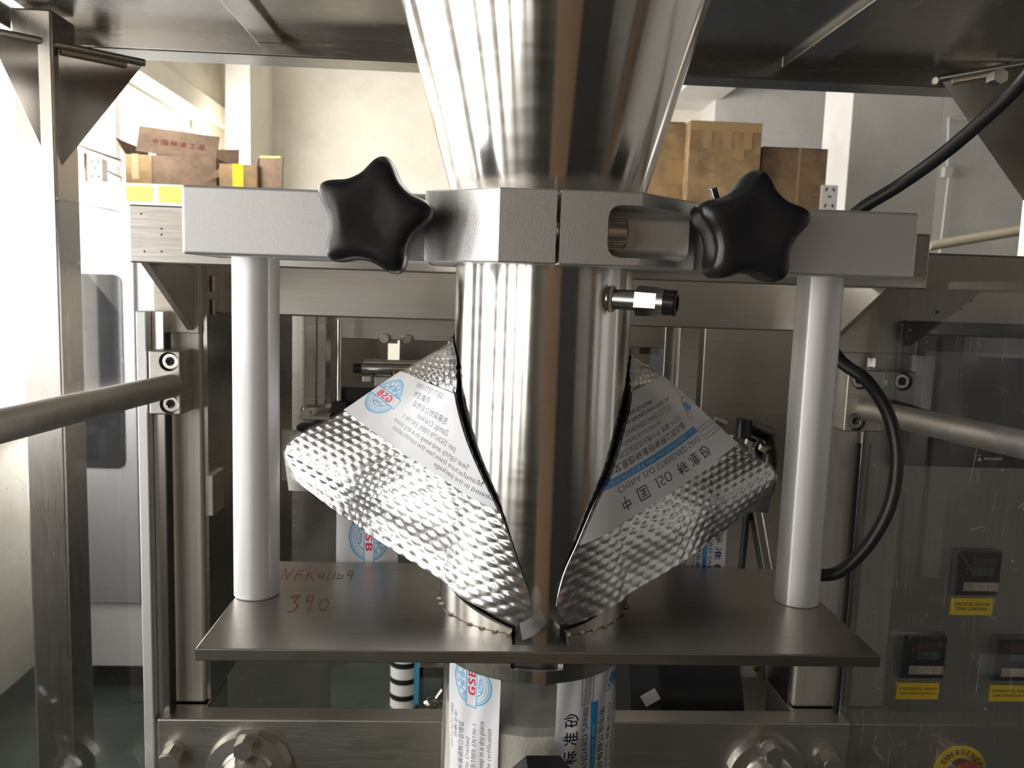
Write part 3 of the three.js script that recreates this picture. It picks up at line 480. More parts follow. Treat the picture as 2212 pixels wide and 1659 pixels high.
// ---------------------------------------------------------------- printed art for the film
const CJK = {
  '中': '2,3 8,3 8,6 2,6 2,3|5,0.5 5,9.8', '国': '1,1 9,1 9,9.5 1,9.5 1,1|3,3 7,3|3,5 7,5|2.7,7.6 7.3,7.6|5,3 5,7.6|6,6 7,7',
  '标': '0.5,3 4,3|2.3,0.5 2.3,9.5|2.2,3.2 0.4,6.5|2.4,4 4,6|5,1.5 9,1.5|4.5,4 9.6,4|7,4 7,9 6.2,8.6|5.6,5.6 4.6,7.8|8.2,5.6 9.5,7.6',
  '准': '0.6,1.6 1.8,3|0.4,8.6 2,5.4|4.6,0.5 3,4|3.8,3 3.8,9.8|6.2,0.5 6.8,1.8|3.8,2.5 9.5,2.5|4,4.6 9,4.6|4,6.6 9,6.6|3.8,9 9.6,9|6.5,2.5 6.5,9',
  '砂': '0.4,1.5 4.4,1.5|2.2,1.5 0.3,6|1.2,5 4,5 4,8.5 1.2,8.5 1.2,5|7,0.5 7,6|5.4,2.5 4.8,5|8.4,2.3 9.6,4.6|9.2,5.2 8,8 4.6,9.6',
  '艾': '0.5,2 9.5,2|3.2,0.4 3.2,3.4|6.8,0.4 6.8,3.4|7,4 5,7.5 1,9.6|2.8,4 5,7.5 9.4,9.6',
  '思': '2,0.6 8,0.6 8,5 2,5 2,0.6|5,0.6 5,5|2,2.8 8,2.8|1.6,6.5 0.8,9|3.2,6 3.4,9 7.2,9 7.4,7.6|5,5.8 5.8,7.4|8,6 9.4,8.4',
  '欧': '4.6,1.2 0.8,1.2 0.8,9 4.8,9|1.6,2.8 4,7.4|4,2.8 1.6,7.4|6.4,0.6 5.4,4|6,2.4 9.4,2.4 8.8,4|7.4,4 6.8,7 4.8,9.6|7.2,5.5 9.6,9.6',
  '有': '0.6,2.2 9.4,2.2|4.4,0.4 0.6,6|3,4 3,9.8|3,4 8,4 8,9.6 7,9.3|3,5.8 8,5.8|3,7.4 8,7.4',
  '限': '1,0.8 1,9.8|1,0.8 3.6,0.8 2.4,3.6 3.6,5.4 2,7|5,1 8.6,1 8.6,4.8 5,4.8|5,2.9 8.6,2.9|5,1 5,9.4 6.6,8.6|6.4,4.8 9.6,9.6|9.2,6 7.6,7',
  '公': '3.6,0.8 0.6,5|6.2,0.8 9.4,5|4.4,4.6 2,8.8 8,8.4|6.6,6.6 8.6,9.6', '司': '1.6,1.2 8.6,1.2 8.6,9.4 7.2,9|1.2,3.4 6.6,3.4|2,5.2 6,5.2 6,8.4 2,8.4 2,5.2',
  '出': '5,0.4 5,9|2,1.6 2,4.4 8,4.4 8,1.6|1,5.6 1,9 9,9 9,5.6', '品': '3,0.8 7,0.8 7,4 3,4 3,0.8|0.8,5.4 4.4,5.4 4.4,9.4 0.8,9.4 0.8,5.4|5.6,5.4 9.2,5.4 9.2,9.4 5.6,9.4 5.6,5.4',
  '工': '1.2,1.6 8.8,1.6|5,1.6 5,8.8|0.6,8.8 9.4,8.8', '业': '3.8,0.6 3.8,8.8|6.4,0.6 6.4,8.8|1,2.6 2.4,6.4|9,2.6 7.6,6.4|0.5,8.8 9.5,8.8',
  '区': '9,1 1,1 1,9.2 9.4,9.2|3,2.8 7.8,7.6|7.4,2.6 3,7.6', '号': '2.6,0.8 7.4,0.8 7.4,3.2 2.6,3.2 2.6,0.8|0.6,4.6 9.4,4.6|3.4,4.6 3,6.4 7.6,6.4 7,9.4 5.4,9',
  '口': '2,2 8,2 8,8.4 2,8.4 2,2', '合': '5,0.4 0.6,4.4|5,0.4 9.4,4.4|3.2,4 6.8,4|2.4,5.8 7.6,5.8 7.6,9.4 2.4,9.4 2.4,5.8',
  '格': '0.5,3 4,3|2.3,0.5 2.3,9.5|2.2,3.2 0.4,6.5|6.4,0.6 4.8,3.6|5.8,1.8 8.8,1.8 5,5.6|6,2.6 9.6,5.4|5.6,6 8.8,6 8.8,9.4 5.6,9.4 5.6,6',
  '证': '1,1 2,2|0.4,3.6 2,3.6 2,8.6 3.2,7.4|3.8,1.4 9.4,1.4|6.6,1.4 6.6,9|6.6,4.8 9,4.8|4.4,4 4.4,9|3.2,9 9.7,9',
  '封': '0.8,2 4.8,2|2.8,0.6 2.8,3.6|0.4,3.6 5,3.6|0.8,5.6 4.8,5.6|2.8,4 2.8,8.4|0.4,8.8 5,8|5.4,3 9.6,3|8.2,0.6 8.2,9.4 7,9|6,5 7,6.4',
  '密': '5,0.3 5,1.3|1,2.8 1,1.5 9,1.5 9,2.8|2.4,3.4 2,4.6|7.4,2.6 3.6,6 2,6.2|3.6,3.2 3.8,5.6 7,5.6|5,7 5,9.4|2,7.4 2,9.4 8,9.4 8,7.4',
  '样': '0.5,3 4,3|2.3,0.5 2.3,9.5|2.2,3.2 0.4,6.5|5.4,0.6 6.2,2|8.8,0.6 7.8,2|4.8,2.4 9.4,2.4|5,4.4 9.2,4.4|4.4,6.6 9.7,6.6|7,2.4 7,9.8',
  '编': '2.4,0.5 0.8,3.4 2.6,3.4 0.8,6.4 3,6|0.6,9 3.2,8|6.4,0.4 7,1.4|4.4,1.8 9,1.8 9,4 4.4,4|4.4,1.8 3.6,9.6|4.8,5.4 4.8,9.6|4.8,5.4 9.2,5.4 9.2,9.6|6.3,5.4 6.3,9.4|7.8,5.4 7.8,9.4|4.8,7.2 9.2,7.2',
  '包': '3,0.4 1,3.6|2.4,2 8.6,2 8.2,6.4 7,6|2.6,4 5.8,4 5.8,6 2.6,6|2.6,4 2.6,9 9,9 9,7.6',
  '家': '5,0.2 5,1.2|1,3 1,1.5 9,1.5 9,3|2.6,3.4 7.4,3.4|5,3.4 1.6,5.6|4,4.6 5.6,6 5.6,9 4.4,9.4|4.8,6 1.2,8|5.2,7.4 1.8,9.6|8.4,4.4 5.8,6 9.4,9',
  '阳': '1,0.8 1,9.8|1,0.8 3.6,0.8 2.4,3.6 3.6,5.4 2,7|5.4,1.2 9,1.2 9,9.2 5.4,9.2 5.4,1.2|5.4,5.2 9,5.2', '光': '5,0.4 5,4.4|2,1.4 3,3.4|8,1.4 7,3.4|0.6,4.6 9.4,4.6|3.8,4.6 3.2,7.4 0.8,9.4|6.2,4.6 6.2,9 9.2,9 9.2,7.4',
  '物': '1.4,1.4 0.6,3.6|0.8,2.8 4,2.8|2.4,0.5 2.4,9.6|0.4,6.4 4,5.2|6,0.5 4.6,3.8|5.4,2.2 9.2,2.2 8.4,9.2 7,8.8|6.6,2.4 4.6,6|8,2.4 5,8.4', '实': '5,0.3 5,1.4|1,3 1,1.7 9,1.7 9,3|2.6,3.6 3.8,4.4|2,5 3.2,5.8|0.8,7 9.2,7|5.6,3 5.2,7 1,9.6|5.6,7.2 9,9.6',
  '厦': '1.5,1 9.5,1|1.5,1 1,6 0.3,9.6|3,2.6 9.2,2.6|4.2,3.8 8.2,3.8 8.2,6.6 4.2,6.6 4.2,3.8|4.2,5.2 8.2,5.2|5.4,6.8 3,8.8|4.4,7.6 8,7.6 5.6,9.2 3,9.8|5.4,8.2 9.4,9.8', '门': '1.4,0.6 2.4,1.8|1.2,2.6 1.2,9.8|3.6,1.2 8.8,1.2 8.8,9.4 7.6,9',
  '海': '0.8,1 2,2|0.4,3.6 1.6,4.6|0.6,9 2.2,6|4.4,0.5 3,3|4,1.8 9.4,1.8|4,3.6 3.4,8.4 8.4,8.4|4,3.6 8.8,3.6 8,9.6 7,9.3|2.8,6 9.6,6|5.6,4.2 6.4,5.4|5.4,6.6 6.2,7.8', '沧': '0.8,1 2,2|0.4,3.6 1.6,4.6|0.6,9 2.2,6|6.2,0.4 3,4.2|6.2,0.4 9.6,4|4.4,4.6 7.8,4.6 7.6,6.8 6.8,6.6|4.4,4.6 4.4,9 8.6,9 8.8,7.6',
  '新': '2.6,0.4 2.8,1.4|0.6,1.6 4.8,1.6|1.6,2.2 2,3.4|3.8,2.2 3.4,3.6|0.4,4 5,4|0.6,5.6 4.8,5.6|2.7,4 2.7,9.6|1.6,6.6 0.6,8.4|3.8,6.6 4.6,8|8.8,0.8 6,1.8|6,1.8 6,6 5,9.6|6,4 9.6,4|8,4 8,9.8', '路': '0.8,0.8 4,0.8 4,3.6 0.8,3.6 0.8,0.8|2.4,3.6 2.4,9|2.4,6 4,6|1,5 1,9.2|0.4,9.4 4.4,8.6|6.4,0.6 4.8,3.6|5.8,1.8 8.8,1.8 5,5.6|6,2.6 9.6,5.4|5.6,6 8.8,6 8.8,9.4 5.6,9.4 5.6,6',
  '邮': '0.8,2.4 5.4,2.4 5.4,8.6 0.8,8.6 0.8,2.4|3.1,0.4 3.1,8.6|0.8,5.5 5.4,5.5|6.8,0.8 6.8,9.8|6.8,0.8 9.2,0.8 8,3.8 9.4,5.6 8,7.4', '防': '1,0.8 1,9.8|1,0.8 3.4,0.8 2.4,3.6 3.4,5.4 2,7|6.4,0.5 7,1.8|4,2.4 9.6,2.4|6.4,2.4 6,6 4,9.6|6.2,5 9,5 8.6,9.2 7.2,8.8',
  '潮': '0.6,1 1.4,2|0.3,3.6 1.2,4.6|0.4,9 1.6,6|2,1.8 5.4,1.8|3.7,0.5 3.7,3|2.4,3 5,3 5,6.4 2.4,6.4 2.4,3|2.4,4.7 5,4.7|2,7.8 5.4,7.8|3.7,6.4 3.7,9.8|6.4,1 6.2,6 5.6,9.6|6.4,1 9.2,1 9.2,9.4 8.2,9.2|6.4,3.6 9.2,3.6|6.3,6 9.2,6',
  '装': '1,1 2,2|0.8,4.4 2.6,3.4|3,0.4 3,4.8|4,1.8 9.4,1.8|6.6,0.4 6.6,4|4.6,4 8.8,4|5,4.8 5,5.6|0.6,5.8 9.4,5.8|5,5.8 0.8,8.6|3.2,7 3.2,9.6 5,8.8|5.4,6 9.4,9.6|8,6.6 6.4,7.8', '袋': '2.4,0.4 0.6,2.6|1.6,1.6 1.6,4.2|3.6,1.8 9,1.4|5,0.4 6.4,3.4 9,4.2 9.2,3|7.6,0.4 8.4,1|0.6,5.6 9.4,5.6|5,4.8 5,5.6|5,5.6 0.8,8.4|3.2,7 3.2,9.6 5,8.8|5.4,6 9.4,9.6|8,6.6 6.4,7.8',
};
function glyph(x, ch, ox, oy, s, lw) { x.lineWidth = lw; x.lineCap = 'round'; x.lineJoin = 'round'; for (const st of CJK[ch].split('|')) { x.beginPath(); st.split(' ').forEach((q, i) => { const [u, v] = q.split(',').map(Number); i ? x.lineTo(ox + u * s / 10, oy + v * s / 10) : x.moveTo(ox + u * s / 10, oy + v * s / 10); }); x.stroke(); } }
function mixed(x, str, xr, yb, size, { font = 'sans-serif', bold = false, gap = 0.08, right = true, lw = 0.085 } = {}) {   // a line of Latin and Chinese; yb is the baseline
  x.font = (bold ? 'bold ' : '') + size + 'px ' + font; let w = 0;
  const adv = (c) => (CJK[c] ? size * (1 + gap) : x.measureText(c).width);
  for (const c of str) w += adv(c);
  let cx = right ? xr - w : xr;
  x.textAlign = 'left'; x.textBaseline = 'alphabetic';
  for (const c of str) { if (CJK[c]) glyph(x, c, cx, yb - size * 0.88, size, size * lw); else x.fillText(c, cx, yb); cx += adv(c); }
}
function arcText(x, str, cx, cy, r, a0, a1, size, inward) {
  x.font = size + 'px sans-serif'; x.textAlign = 'center'; x.textBaseline = 'middle';
  [...str].forEach((c, i) => { const a = a0 + (a1 - a0) * i / (str.length - 1); x.save(); x.translate(cx + Math.cos(a) * r, cy + Math.sin(a) * r); x.rotate(a + (inward ? -Math.PI / 2 : Math.PI / 2)); x.fillText(c, 0, 0); x.restore(); });
}
function canvasTex(w, h, draw) { const c = document.createElement('canvas'); c.width = w; c.height = h; const x = c.getContext('2d'); draw(x, w, h); const t = new THREE.CanvasTexture(c); t.colorSpace = THREE.SRGBColorSpace; t.anisotropy = 8; return t; }
const PAPER = '#eeedf0', INK = '#33384c', SKYBLUE = '#58b4e6', BAND = '#2f8fd0';
const artA = canvasTex(1200, 440, (x, w, h) => {           // stamp and storage notes, 0.12 x 0.044 m
  x.fillStyle = PAPER; x.fillRect(0, 0, w, h);
  const cx = 1020, cy = 205, r = 140;
  x.strokeStyle = SKYBLUE; x.lineWidth = 9; x.beginPath(); x.arc(cx, cy, r, 0, 7); x.stroke(); x.lineWidth = 5; x.beginPath(); x.arc(cx, cy, r - 14, 0, 7); x.stroke();
  x.lineWidth = 7; x.beginPath(); x.arc(cx, cy, 88, 0, 7); x.stroke();
  x.fillStyle = SKYBLUE; x.strokeStyle = SKYBLUE; [...'国家标准样品'].forEach((c, i) => { const a = Math.PI * (1.16 + 0.68 * i / 5); x.save(); x.translate(cx + Math.cos(a) * 107, cy + Math.sin(a) * 107); x.rotate(a + Math.PI / 2); glyph(x, c, -13, -13, 26, 3); x.restore(); }); arcText(x, 'Certified Reference Material', cx, cy, 107, Math.PI * 0.87, Math.PI * 0.13, 19, true);
  x.strokeStyle = SKYBLUE; glyph(x, '标', cx - 46, cy - 84, 40, 5); glyph(x, '样', cx + 6, cy - 84, 40, 5);
  x.font = 'bold 34px sans-serif'; x.textAlign = 'center'; x.textBaseline = 'middle'; x.fillStyle = '#3f9fdc'; x.fillText('CRMs', cx, cy + 62);
  x.fillStyle = PAPER; x.strokeStyle = SKYBLUE; x.lineWidth = 7; x.beginPath(); x.rect(cx - 158, cy - 36, 316, 72); x.fill(); x.stroke();
  x.fillStyle = '#e8365c'; x.font = 'bold 70px sans-serif'; x.save(); x.translate(cx, cy + 2); x.scale(1.35, 1); x.fillText('GSB', 0, 0); x.restore();
  x.fillStyle = x.strokeStyle = INK;
  [['GB/T17671-1999', 811, 40], ['防潮,密封', 790, 38], ['包装袋封口合格证', 745, 38], ['Damp, Cracked', 655, 40], ['per ISO679:1989, EN196-1', 766, 40], ['Seal tightly and keep in a dry place', 800, 40], ['Manufacture Date:See the certification', 765, 40], ['sewed in the package', 380, 40]]
    .forEach(([s, xr, f], i) => mixed(x, s, xr, 52 + i * 50, f, { lw: 0.075 }));
});
const artB = canvasTex(1400, 720, (x, w, h) => {           // name of the sand and its maker, 0.14 x 0.072 m
  x.fillStyle = '#e9e9ec'; x.fillRect(0, 0, w, h); x.fillStyle = x.strokeStyle = '#2e3448';
  x.font = '84px sans-serif';
  glyph(x, '中', 395, 48, 84, 8); glyph(x, '国', 520, 48, 84, 8); x.textAlign = 'left'; x.textBaseline = 'alphabetic'; x.fillText('ISO', 660, 128); glyph(x, '标', 850, 48, 84, 9); glyph(x, '准', 970, 48, 84, 9); glyph(x, '砂', 1085, 48, 84, 9);
  mixed(x, 'CHINA ISO STANDARD SAND', 1180, 208, 60);
  x.fillStyle = BAND; x.fillRect(-10, 226, 1205, 52); x.fillStyle = x.strokeStyle = '#8fd0f4'; mixed(x, '国家实物标准样品编号 CRM code:GSB 08-3336', 1050, 264, 36, { bold: true });
  x.fillStyle = x.strokeStyle = '#2e3448';
  mixed(x, '厦门艾思欧标准砂有限公司出品', 1130, 346, 54, { lw: 0.1 }); mixed(x, '海沧新阳工业区阳光路45号  邮编: 361022', 1135, 404, 40);
  mixed(x, 'Manufactured & packed by:', 930, 458, 44); mixed(x, 'ISO STANDARD SAND CO.,LTD.', 1130, 516, 50); mixed(x, 'Zone,Haicang,Xiamen 361022,China', 1175, 566, 36, { bold: true }); mixed(x, '0086-592-6516600', 930, 612, 36, { bold: true }); mixed(x, '.com', 640, 656, 36, { bold: true });
  x.lineWidth = 4; x.strokeStyle = '#33384c'; x.strokeRect(1205, 150, 178, 92); x.font = '21px sans-serif'; x.textAlign = 'left'; x.fillText('GB/T17671-1999', 1214, 186); x.fillText('CHINA ISO STAND', 1214, 222);
  x.beginPath(); x.moveTo(1225, 330); x.lineTo(1225, 395); x.lineTo(1330, 520); x.lineTo(1362, 600); x.lineTo(1390, 610); x.moveTo(1225, 330); x.lineTo(1262, 330); x.lineTo(1340, 470); x.lineTo(1372, 560); x.stroke();
  x.fillStyle = BAND; x.fillRect(1262, 395, 62, 62); x.strokeStyle = BAND; x.lineWidth = 9; x.beginPath(); x.ellipse(1310, 440, 66, 40, 0.7, 0, 7); x.stroke(); x.beginPath(); x.arc(1248, 380, 11, 0, 7); x.fill();
});
const M_film = phys({ color: lin(0.96, 0.97, 0.99), roughness: 0.05, transmission: 0.97, thickness: 0, ior: 1.5, specularIntensity: 1 });
const M_filmHazy = phys({ color: lin(0.94, 0.95, 0.97), roughness: 0.08, transmission: 0.8, thickness: 0, ior: 1.5 });
const M_artA = phys({ map: artA, roughness: 0.42, clearcoat: 0.12, clearcoatRoughness: 0.1 }), M_artB = phys({ map: artB, roughness: 0.35, clearcoat: 0.25, clearcoatRoughness: 0.12 });

// ---------------------------------------------------------------- forming collar: two embossed wings from the ridge behind the tube to the crest around it
const ZR = -0.071, apex = onZ(1188, 605, ZR), RC = RT + 0.0024;
function smooth(xs, ys) {                                    // monotone-ish cubic through the points
  const n = xs.length, m = ys.map((_, i) => { const a = i ? (ys[i] - ys[i - 1]) / (xs[i] - xs[i - 1]) : null, b = i < n - 1 ? (ys[i + 1] - ys[i]) / (xs[i + 1] - xs[i]) : null; return a === null ? b : b === null ? a : a * b <= 0 ? 0 : 2 * a * b / (a + b); });
  return (x) => { let i = 0; while (i < n - 2 && x > xs[i + 1]) i++; const h = xs[i + 1] - xs[i], t = Math.max(0, Math.min(1, (x - xs[i]) / h)), t2 = t * t, t3 = t2 * t; return ys[i] * (2 * t3 - 3 * t2 + 1) + m[i] * h * (t3 - 2 * t2 + t) + ys[i + 1] * (3 * t2 - 2 * t3) + m[i + 1] * h * (t3 - t2); };
}
function wing(side, ridge, crest) {
  const W = [], X = [], Y = [], Z = [];
  W.push(0); X.push(apex.x); Y.push(apex.y); Z.push(ZR);
  for (const [w, px, py, z] of ridge) { const p = onZ(px, py, z); W.push(w); X.push(p.x); Y.push(p.y); Z.push(z); }
  const rx = smooth(W, X), ry = smooth(W, Y), rz = smooth(W, Z);
  const cw = [0], cp = [Math.PI], cy = [apex.y + 0.004];
  const pts = crest.map(([w, px, py]) => { const p = onCyl(px, py, RC, TX, 0); return [w, Math.abs(Math.atan2(p.x - TX, p.z)), p.y]; });
  const [w1, p1, y1] = pts[0]; cw.push(w1 * 0.5); cp.push(p1 + (Math.PI - p1) * 0.55); cy.push(y1 + (apex.y + 0.004 - y1) * 0.55);
  for (const [w, p, y] of pts) { cw.push(w); cp.push(p); cy.push(y); }
  const fp = smooth(cw, cp), fy = smooth(cw, cy);
  const R = (w) => v3(rx(w), ry(w), rz(w)), C = (w) => { const p = fp(w), e = Math.min(1, Math.max(0, (w - 0.36) / 0.2)), r = RT + 0.0007 + (RC - RT - 0.0007) * e * e * (3 - 2 * e); return v3(TX + side * r * Math.sin(p), fy(w), r * Math.cos(p)); };
  const S = (w, s) => { const a = R(w), b = C(w), p = a.clone().lerp(b, s), o = v3(p.x - TX, 0.01, p.z + 0.05).normalize(); p.addScaledVector(o, 0.007 * Math.max(0, w - 0.45) * Math.sin(Math.PI * s) / 0.55);
    const dx = p.x - TX, r = Math.hypot(dx, p.z), low = (w < 0.56 ? 0 : RC) + 0.006 * Math.min(1, (1 - s) * 5) * Math.min(1, Math.max(0, (w - 0.8) / 0.2)), k = 0.5 * (r + low + Math.sqrt((r - low) ** 2 + 0.000004 * (1 - s) * 4)) / r;   // stay outside the tube
    return s > 0.35 ? v3(TX + dx * k, p.y, p.z * k) : p; };
  const N = (w, s) => { const e = 0.004, w0 = Math.max(0.002, w - e), w2 = Math.min(1, w + e), s0 = Math.max(0, s - e), s2 = Math.min(1, s + e); const n = S(w2, s).sub(S(w0, s)).cross(S(w, s2).sub(S(w, s0))).normalize(); return side < 0 ? n.negate() : n; };
  return { side, R, C, S, N };
}
const wingL = wing(-1, [[0.35, 985, 735, ZR], [0.55, 868, 806, ZR], [0.76, 748, 886, ZR], [0.93, 612, 976, ZR], [1, 640, 1040, ZR + 0.014]],
  [[0.42, 983, 780], [0.55, 987, 850], [0.62, 1005, 930], [0.69, 1040, 1020], [0.76, 1075, 1095], [0.88, 1117, 1215], [0.96, 1146, 1312], [1, 1120, 1347]]);
const wingR = wing(1, [[0.36, 1365, 767, ZR], [0.49, 1428, 814, ZR], [0.82, 1589, 958, ZR], [0.94, 1676, 1028, ZR], [1, 1614, 1108, ZR + 0.016]],
  [[0.4, 1365, 800], [0.49, 1361, 846], [0.58, 1345, 925], [0.68, 1318, 1020], [0.75, 1285, 1090], [0.82, 1250, 1172], [0.91, 1216, 1252], [0.96, 1203, 1310], [1, 1230, 1350]]);
for (const k of [wingL, wingR]) if (k.N(0.8, 0.5).dot(CAM.clone().sub(k.S(0.8, 0.5))) < 0) { const f = k.N; k.N = (w, s) => f(w, s).negate(); }
{
  const t = thing('forming_collar', 'embossed stainless forming collar with two wings around the tube', 'forming collar', [TX, 0, 0]);
  for (const K of [wingL, wingR]) {
    const e1 = K.S(0.88, 1).sub(K.S(0.88, 0)).normalize(), nn = K.N(0.85, 0.5), e2 = nn.clone().cross(e1).normalize(), pu = 0.0112, pv = 0.0092, a = 0.0054, b = 0.0021;
    const bump = (p) => {
      const u = p.dot(e1) / pu, v = p.dot(e2) / pv; let h = 0;
      for (const o of [0, 0.5]) { const du = (u + o - Math.round(u + o)) * pu, dv = (v + o - Math.round(v + o)) * pv, q = (du / a) ** 2 + (dv / b) ** 2; if (q < 1) h = Math.max(h, (1 - q) ** 1.3); }
      return h * 0.00085;
    };
    const front = grid(230, 300, (i, j) => { const w = 0.02 + 0.98 * i, s = 0.01 + 0.99 * j, p = K.S(w, s); return p.addScaledVector(K.N(w, s), bump(p)).sub(t.position); });
    const back = grid(60, 40, (i, j) => { const w = 0.02 + 0.98 * i, s = 0.01 + 0.99 * j, p = K.S(w, s); return p.addScaledVector(K.N(w, s), -0.0012).sub(t.position); });
    part('wing', front, M.emboss, t); part('wing_back', back, M.steelSmooth, t);
    // edge strip along the free lower edge
    part('wing_edge', grid(1, 120, (i, j) => { const p = K.S(1, 0.01 + 0.99 * j); return p.addScaledVector(K.N(1, j), i ? 0.0003 : -0.0012).sub(t.position); }), M.emboss, t);
    // rolled lip at the crest, wider towards the front tip
    const lip = grid(160, 16, (i, j) => {
      const w = 0.45 + 0.535 * i, r = 0.0005 + (K.side > 0 ? 0.0036 : 0.0032) * Math.max(0, (w - 0.6) / 0.4) ** 1.25, c = K.C(w), n = v3(c.x - TX, 0, c.z).normalize(), d = v3(-K.side * n.z, 0, K.side * n.x), a = -0.5 + j / 16 * 4.1;
      const cc = c.clone().addScaledVector(d, r * 0.9).addScaledVector(n, -0.0006);
      return cc.addScaledVector(d, -Math.cos(a) * r).addScaledVector(n, Math.sin(a) * r * 0.8).sub(t.position);
    });
    part('rolled_lip', lip, M.chrome, t);
  }
  // flat back of the collar between the ridges
  const cl = wingL.R(0.93), cr = wingR.R(0.94);
  const bk = extr([[cl.x, cl.y], [apex.x, apex.y], [cr.x, cr.y], [cr.x - 0.004, cr.y - 0.03], [cl.x + 0.004, cl.y - 0.03]].reverse(), 0.0012, 0).translate(-TX, 0, ZR - 0.0015);
  part('back_panel', bk, M.steelSmooth, t);
}
// the film: up behind, over the ridges and wings, then down round the tube
{
  const t = thing('printed_film', 'clear plastic film with white printed panels drawn over the forming collar', 'plastic film', [TX, 0, 0]);
  const off = (K, w, s, d) => K.S(w, s).addScaledVector(K.N(w, s), d).sub(t.position);
  for (const K of [wingL, wingR]) {
    const wing_ = part('clear_sheet', grid(80, 60, (i, j) => off(K, 0.02 + 0.985 * i * 0.99, 0.0 + j, 0.0012 + 0.0012 * Math.sin(Math.PI * j) + (i > 0.93 ? (i - 0.93) * 0.02 : 0))), M_film, t);
    const [wa, wb] = K.side < 0 ? [0.55, 0.765] : [0.49, 0.825], Lw = K.R(wb).distanceTo(K.C(wb)), Ln = Lw * (K.side < 0 ? 0.99 : 1.09), m = K.side < 0 ? 0.03 * Ln : 0;
    part('printed_panel', grid(60, 60, (i, j) => off(K, wa + (wb - wa) * i, 0.002 + 0.996 * j, 0.002 + 0.0012 * Math.sin(Math.PI * j)),
      (i, j) => { const w = wa + (wb - wa) * i, X = K.R(w).distanceTo(K.S(w, j)); return [1 - (X + m) / Ln, K.side < 0 ? 1 - i : i]; }), K.side < 0 ? M_artA : M_artB, t);
  }
  // web hanging behind the plate
  const zw = ZR - 0.004, a = onZ(640, 1045, zw), b = onZ(1612, 1112, zw);
  const wave = (x) => 0.0012 * Math.sin(x * 90) + 0.0008 * Math.sin(x * 210);
  part('back_web', grid(40, 12, (i, j) => { const x = a.x + (b.x - a.x) * i; return v3(x - TX, (a.y + b.y) / 2 + 0.02 - 0.18 * Math.min(j, 0.8), zw + wave(x) - 0.25 * Math.max(0, j - 0.8)); }), M_film, t);
  const pan = (px0, px1, py, mat, L, Wd, flip, xs) => { const p = onZ(px0, py, zw - 0.002), q = onZ(px1, py, zw - 0.002); part('printed_panel', grid(20, 20, (i, j) => { const x = p.x + (q.x - p.x) * i; return v3(x - TX, 0.105 - 0.15 * j, zw + 0.0016 + wave(x)); }, (i, j) => [(xs + 0.15 * j) / L, flip ? i : 1 - i]), mat, t); };
  pan(728, 861, 1150, M_artA, 0.16, 0.044, true, 0.049); pan(1440, 1562, 1200, M_artB, 0.16, 0.072, true, 0.02);
  // bag tube below the ring
  const RF = RR - 0.0042, yT = -0.006, yBt = -0.36, ang = (px, py) => { const p = onCyl(px, py, RF, RX, 0); return Math.atan2(p.x - RX, p.z); };
  const surf = (p, y, d = 0) => { const q = RF + d + 0.0006 * Math.sin(p * 9 + y * 30) + 0.0005 * Math.sin(p * 23 - y * 55); return v3(RX - TX + q * Math.sin(p), y, q * Math.cos(p)); };
  part('bag_tube', grid(120, 30, (i, j) => surf(-Math.PI + 2 * Math.PI * i, yT + (yBt - yT) * j)), M_film, t);
  // overlapped seam strip
  const s0 = ang(1112, 1520), s1 = ang(1166, 1520);
  part('seam_overlap', grid(14, 30, (i, j) => surf(s0 + (s1 - s0) * i, yT + (yBt - yT) * j, 0.0012)), M_film, t);
  const lab = (px0, px1, mat, L, Wd, top) => { const p0 = ang(px0, 1520), p1 = ang(px1, 1520); part('printed_panel', grid(40, 40, (i, j) => surf(p0 + (p1 - p0) * i, -0.012 - 0.3 * j, 0.0004), (i, j) => [top - 0.3 * j / L, 1 - (p1 - p0) * RF * i / Wd]), mat, t); };
  lab(973, 1081, M_artA, 0.125, 0.05, 1.08); lab(1201, 1322, M_artB, 0.15, 0.086, 1.12);
  // loose flap at the front tip
  const f = (px, py, z) => onZ(px, py, z).sub(t.position), q = [f(1128, 1384, 0.07), f(1122, 1346, 0.073), f(1166, 1312, 0.076), f(1183, 1344, 0.074)];
  part('flap', grid(8, 8, (i, j) => q[0].clone().lerp(q[1], i).lerp(q[3].clone().lerp(q[2], i), j).add(v3(0, 0, 0.004 * Math.sin(Math.PI * j)))), M_filmHazy, t);
}
// sand standing in the bag
{
  const yS = onZ(1150, 1580, RR - 0.006).y, t = thing('sand_fill', 'pale beige sand standing inside the clear bag below the ring', 'sand', [RX, -0.36, 0]);
  t.userData.kind = 'stuff';
  part('sand', turned([[0, 0], [RR - 0.0062, 0], [RR - 0.0062, yS + 0.36 - 0.004], [RR - 0.01, yS + 0.36], [RR - 0.03, yS + 0.362], [0, yS + 0.372]], 64), M.sand, t);
}
// vertical sealing bar in front of the bag
{
  const c = onZ(1172, 1640, RR + 0.02), t = thing('sealing_bar', 'rounded steel end of the vertical sealing bar in front of the bag', 'sealing bar', [c.x, c.y - 0.2, RR + 0.012]);
  const w = onZ(1240, 1640, RR + 0.02).x - c.x;
  part('bar', extr([[-w, 0], [w, 0], [w, 0.19], [w * 0.6, 0.199], [-w * 0.5, 0.199], [-w, 0.19]], 0.02, 0.003), M.blackMetal, t);
  part('screw', along(turned([[0, 0], [0.004, 0], [0.004, 0.003], [0, 0.004]], 20), v3(0, 0, 1)), M.steelSmooth, t, [0, 0.188, 0.02]);
}
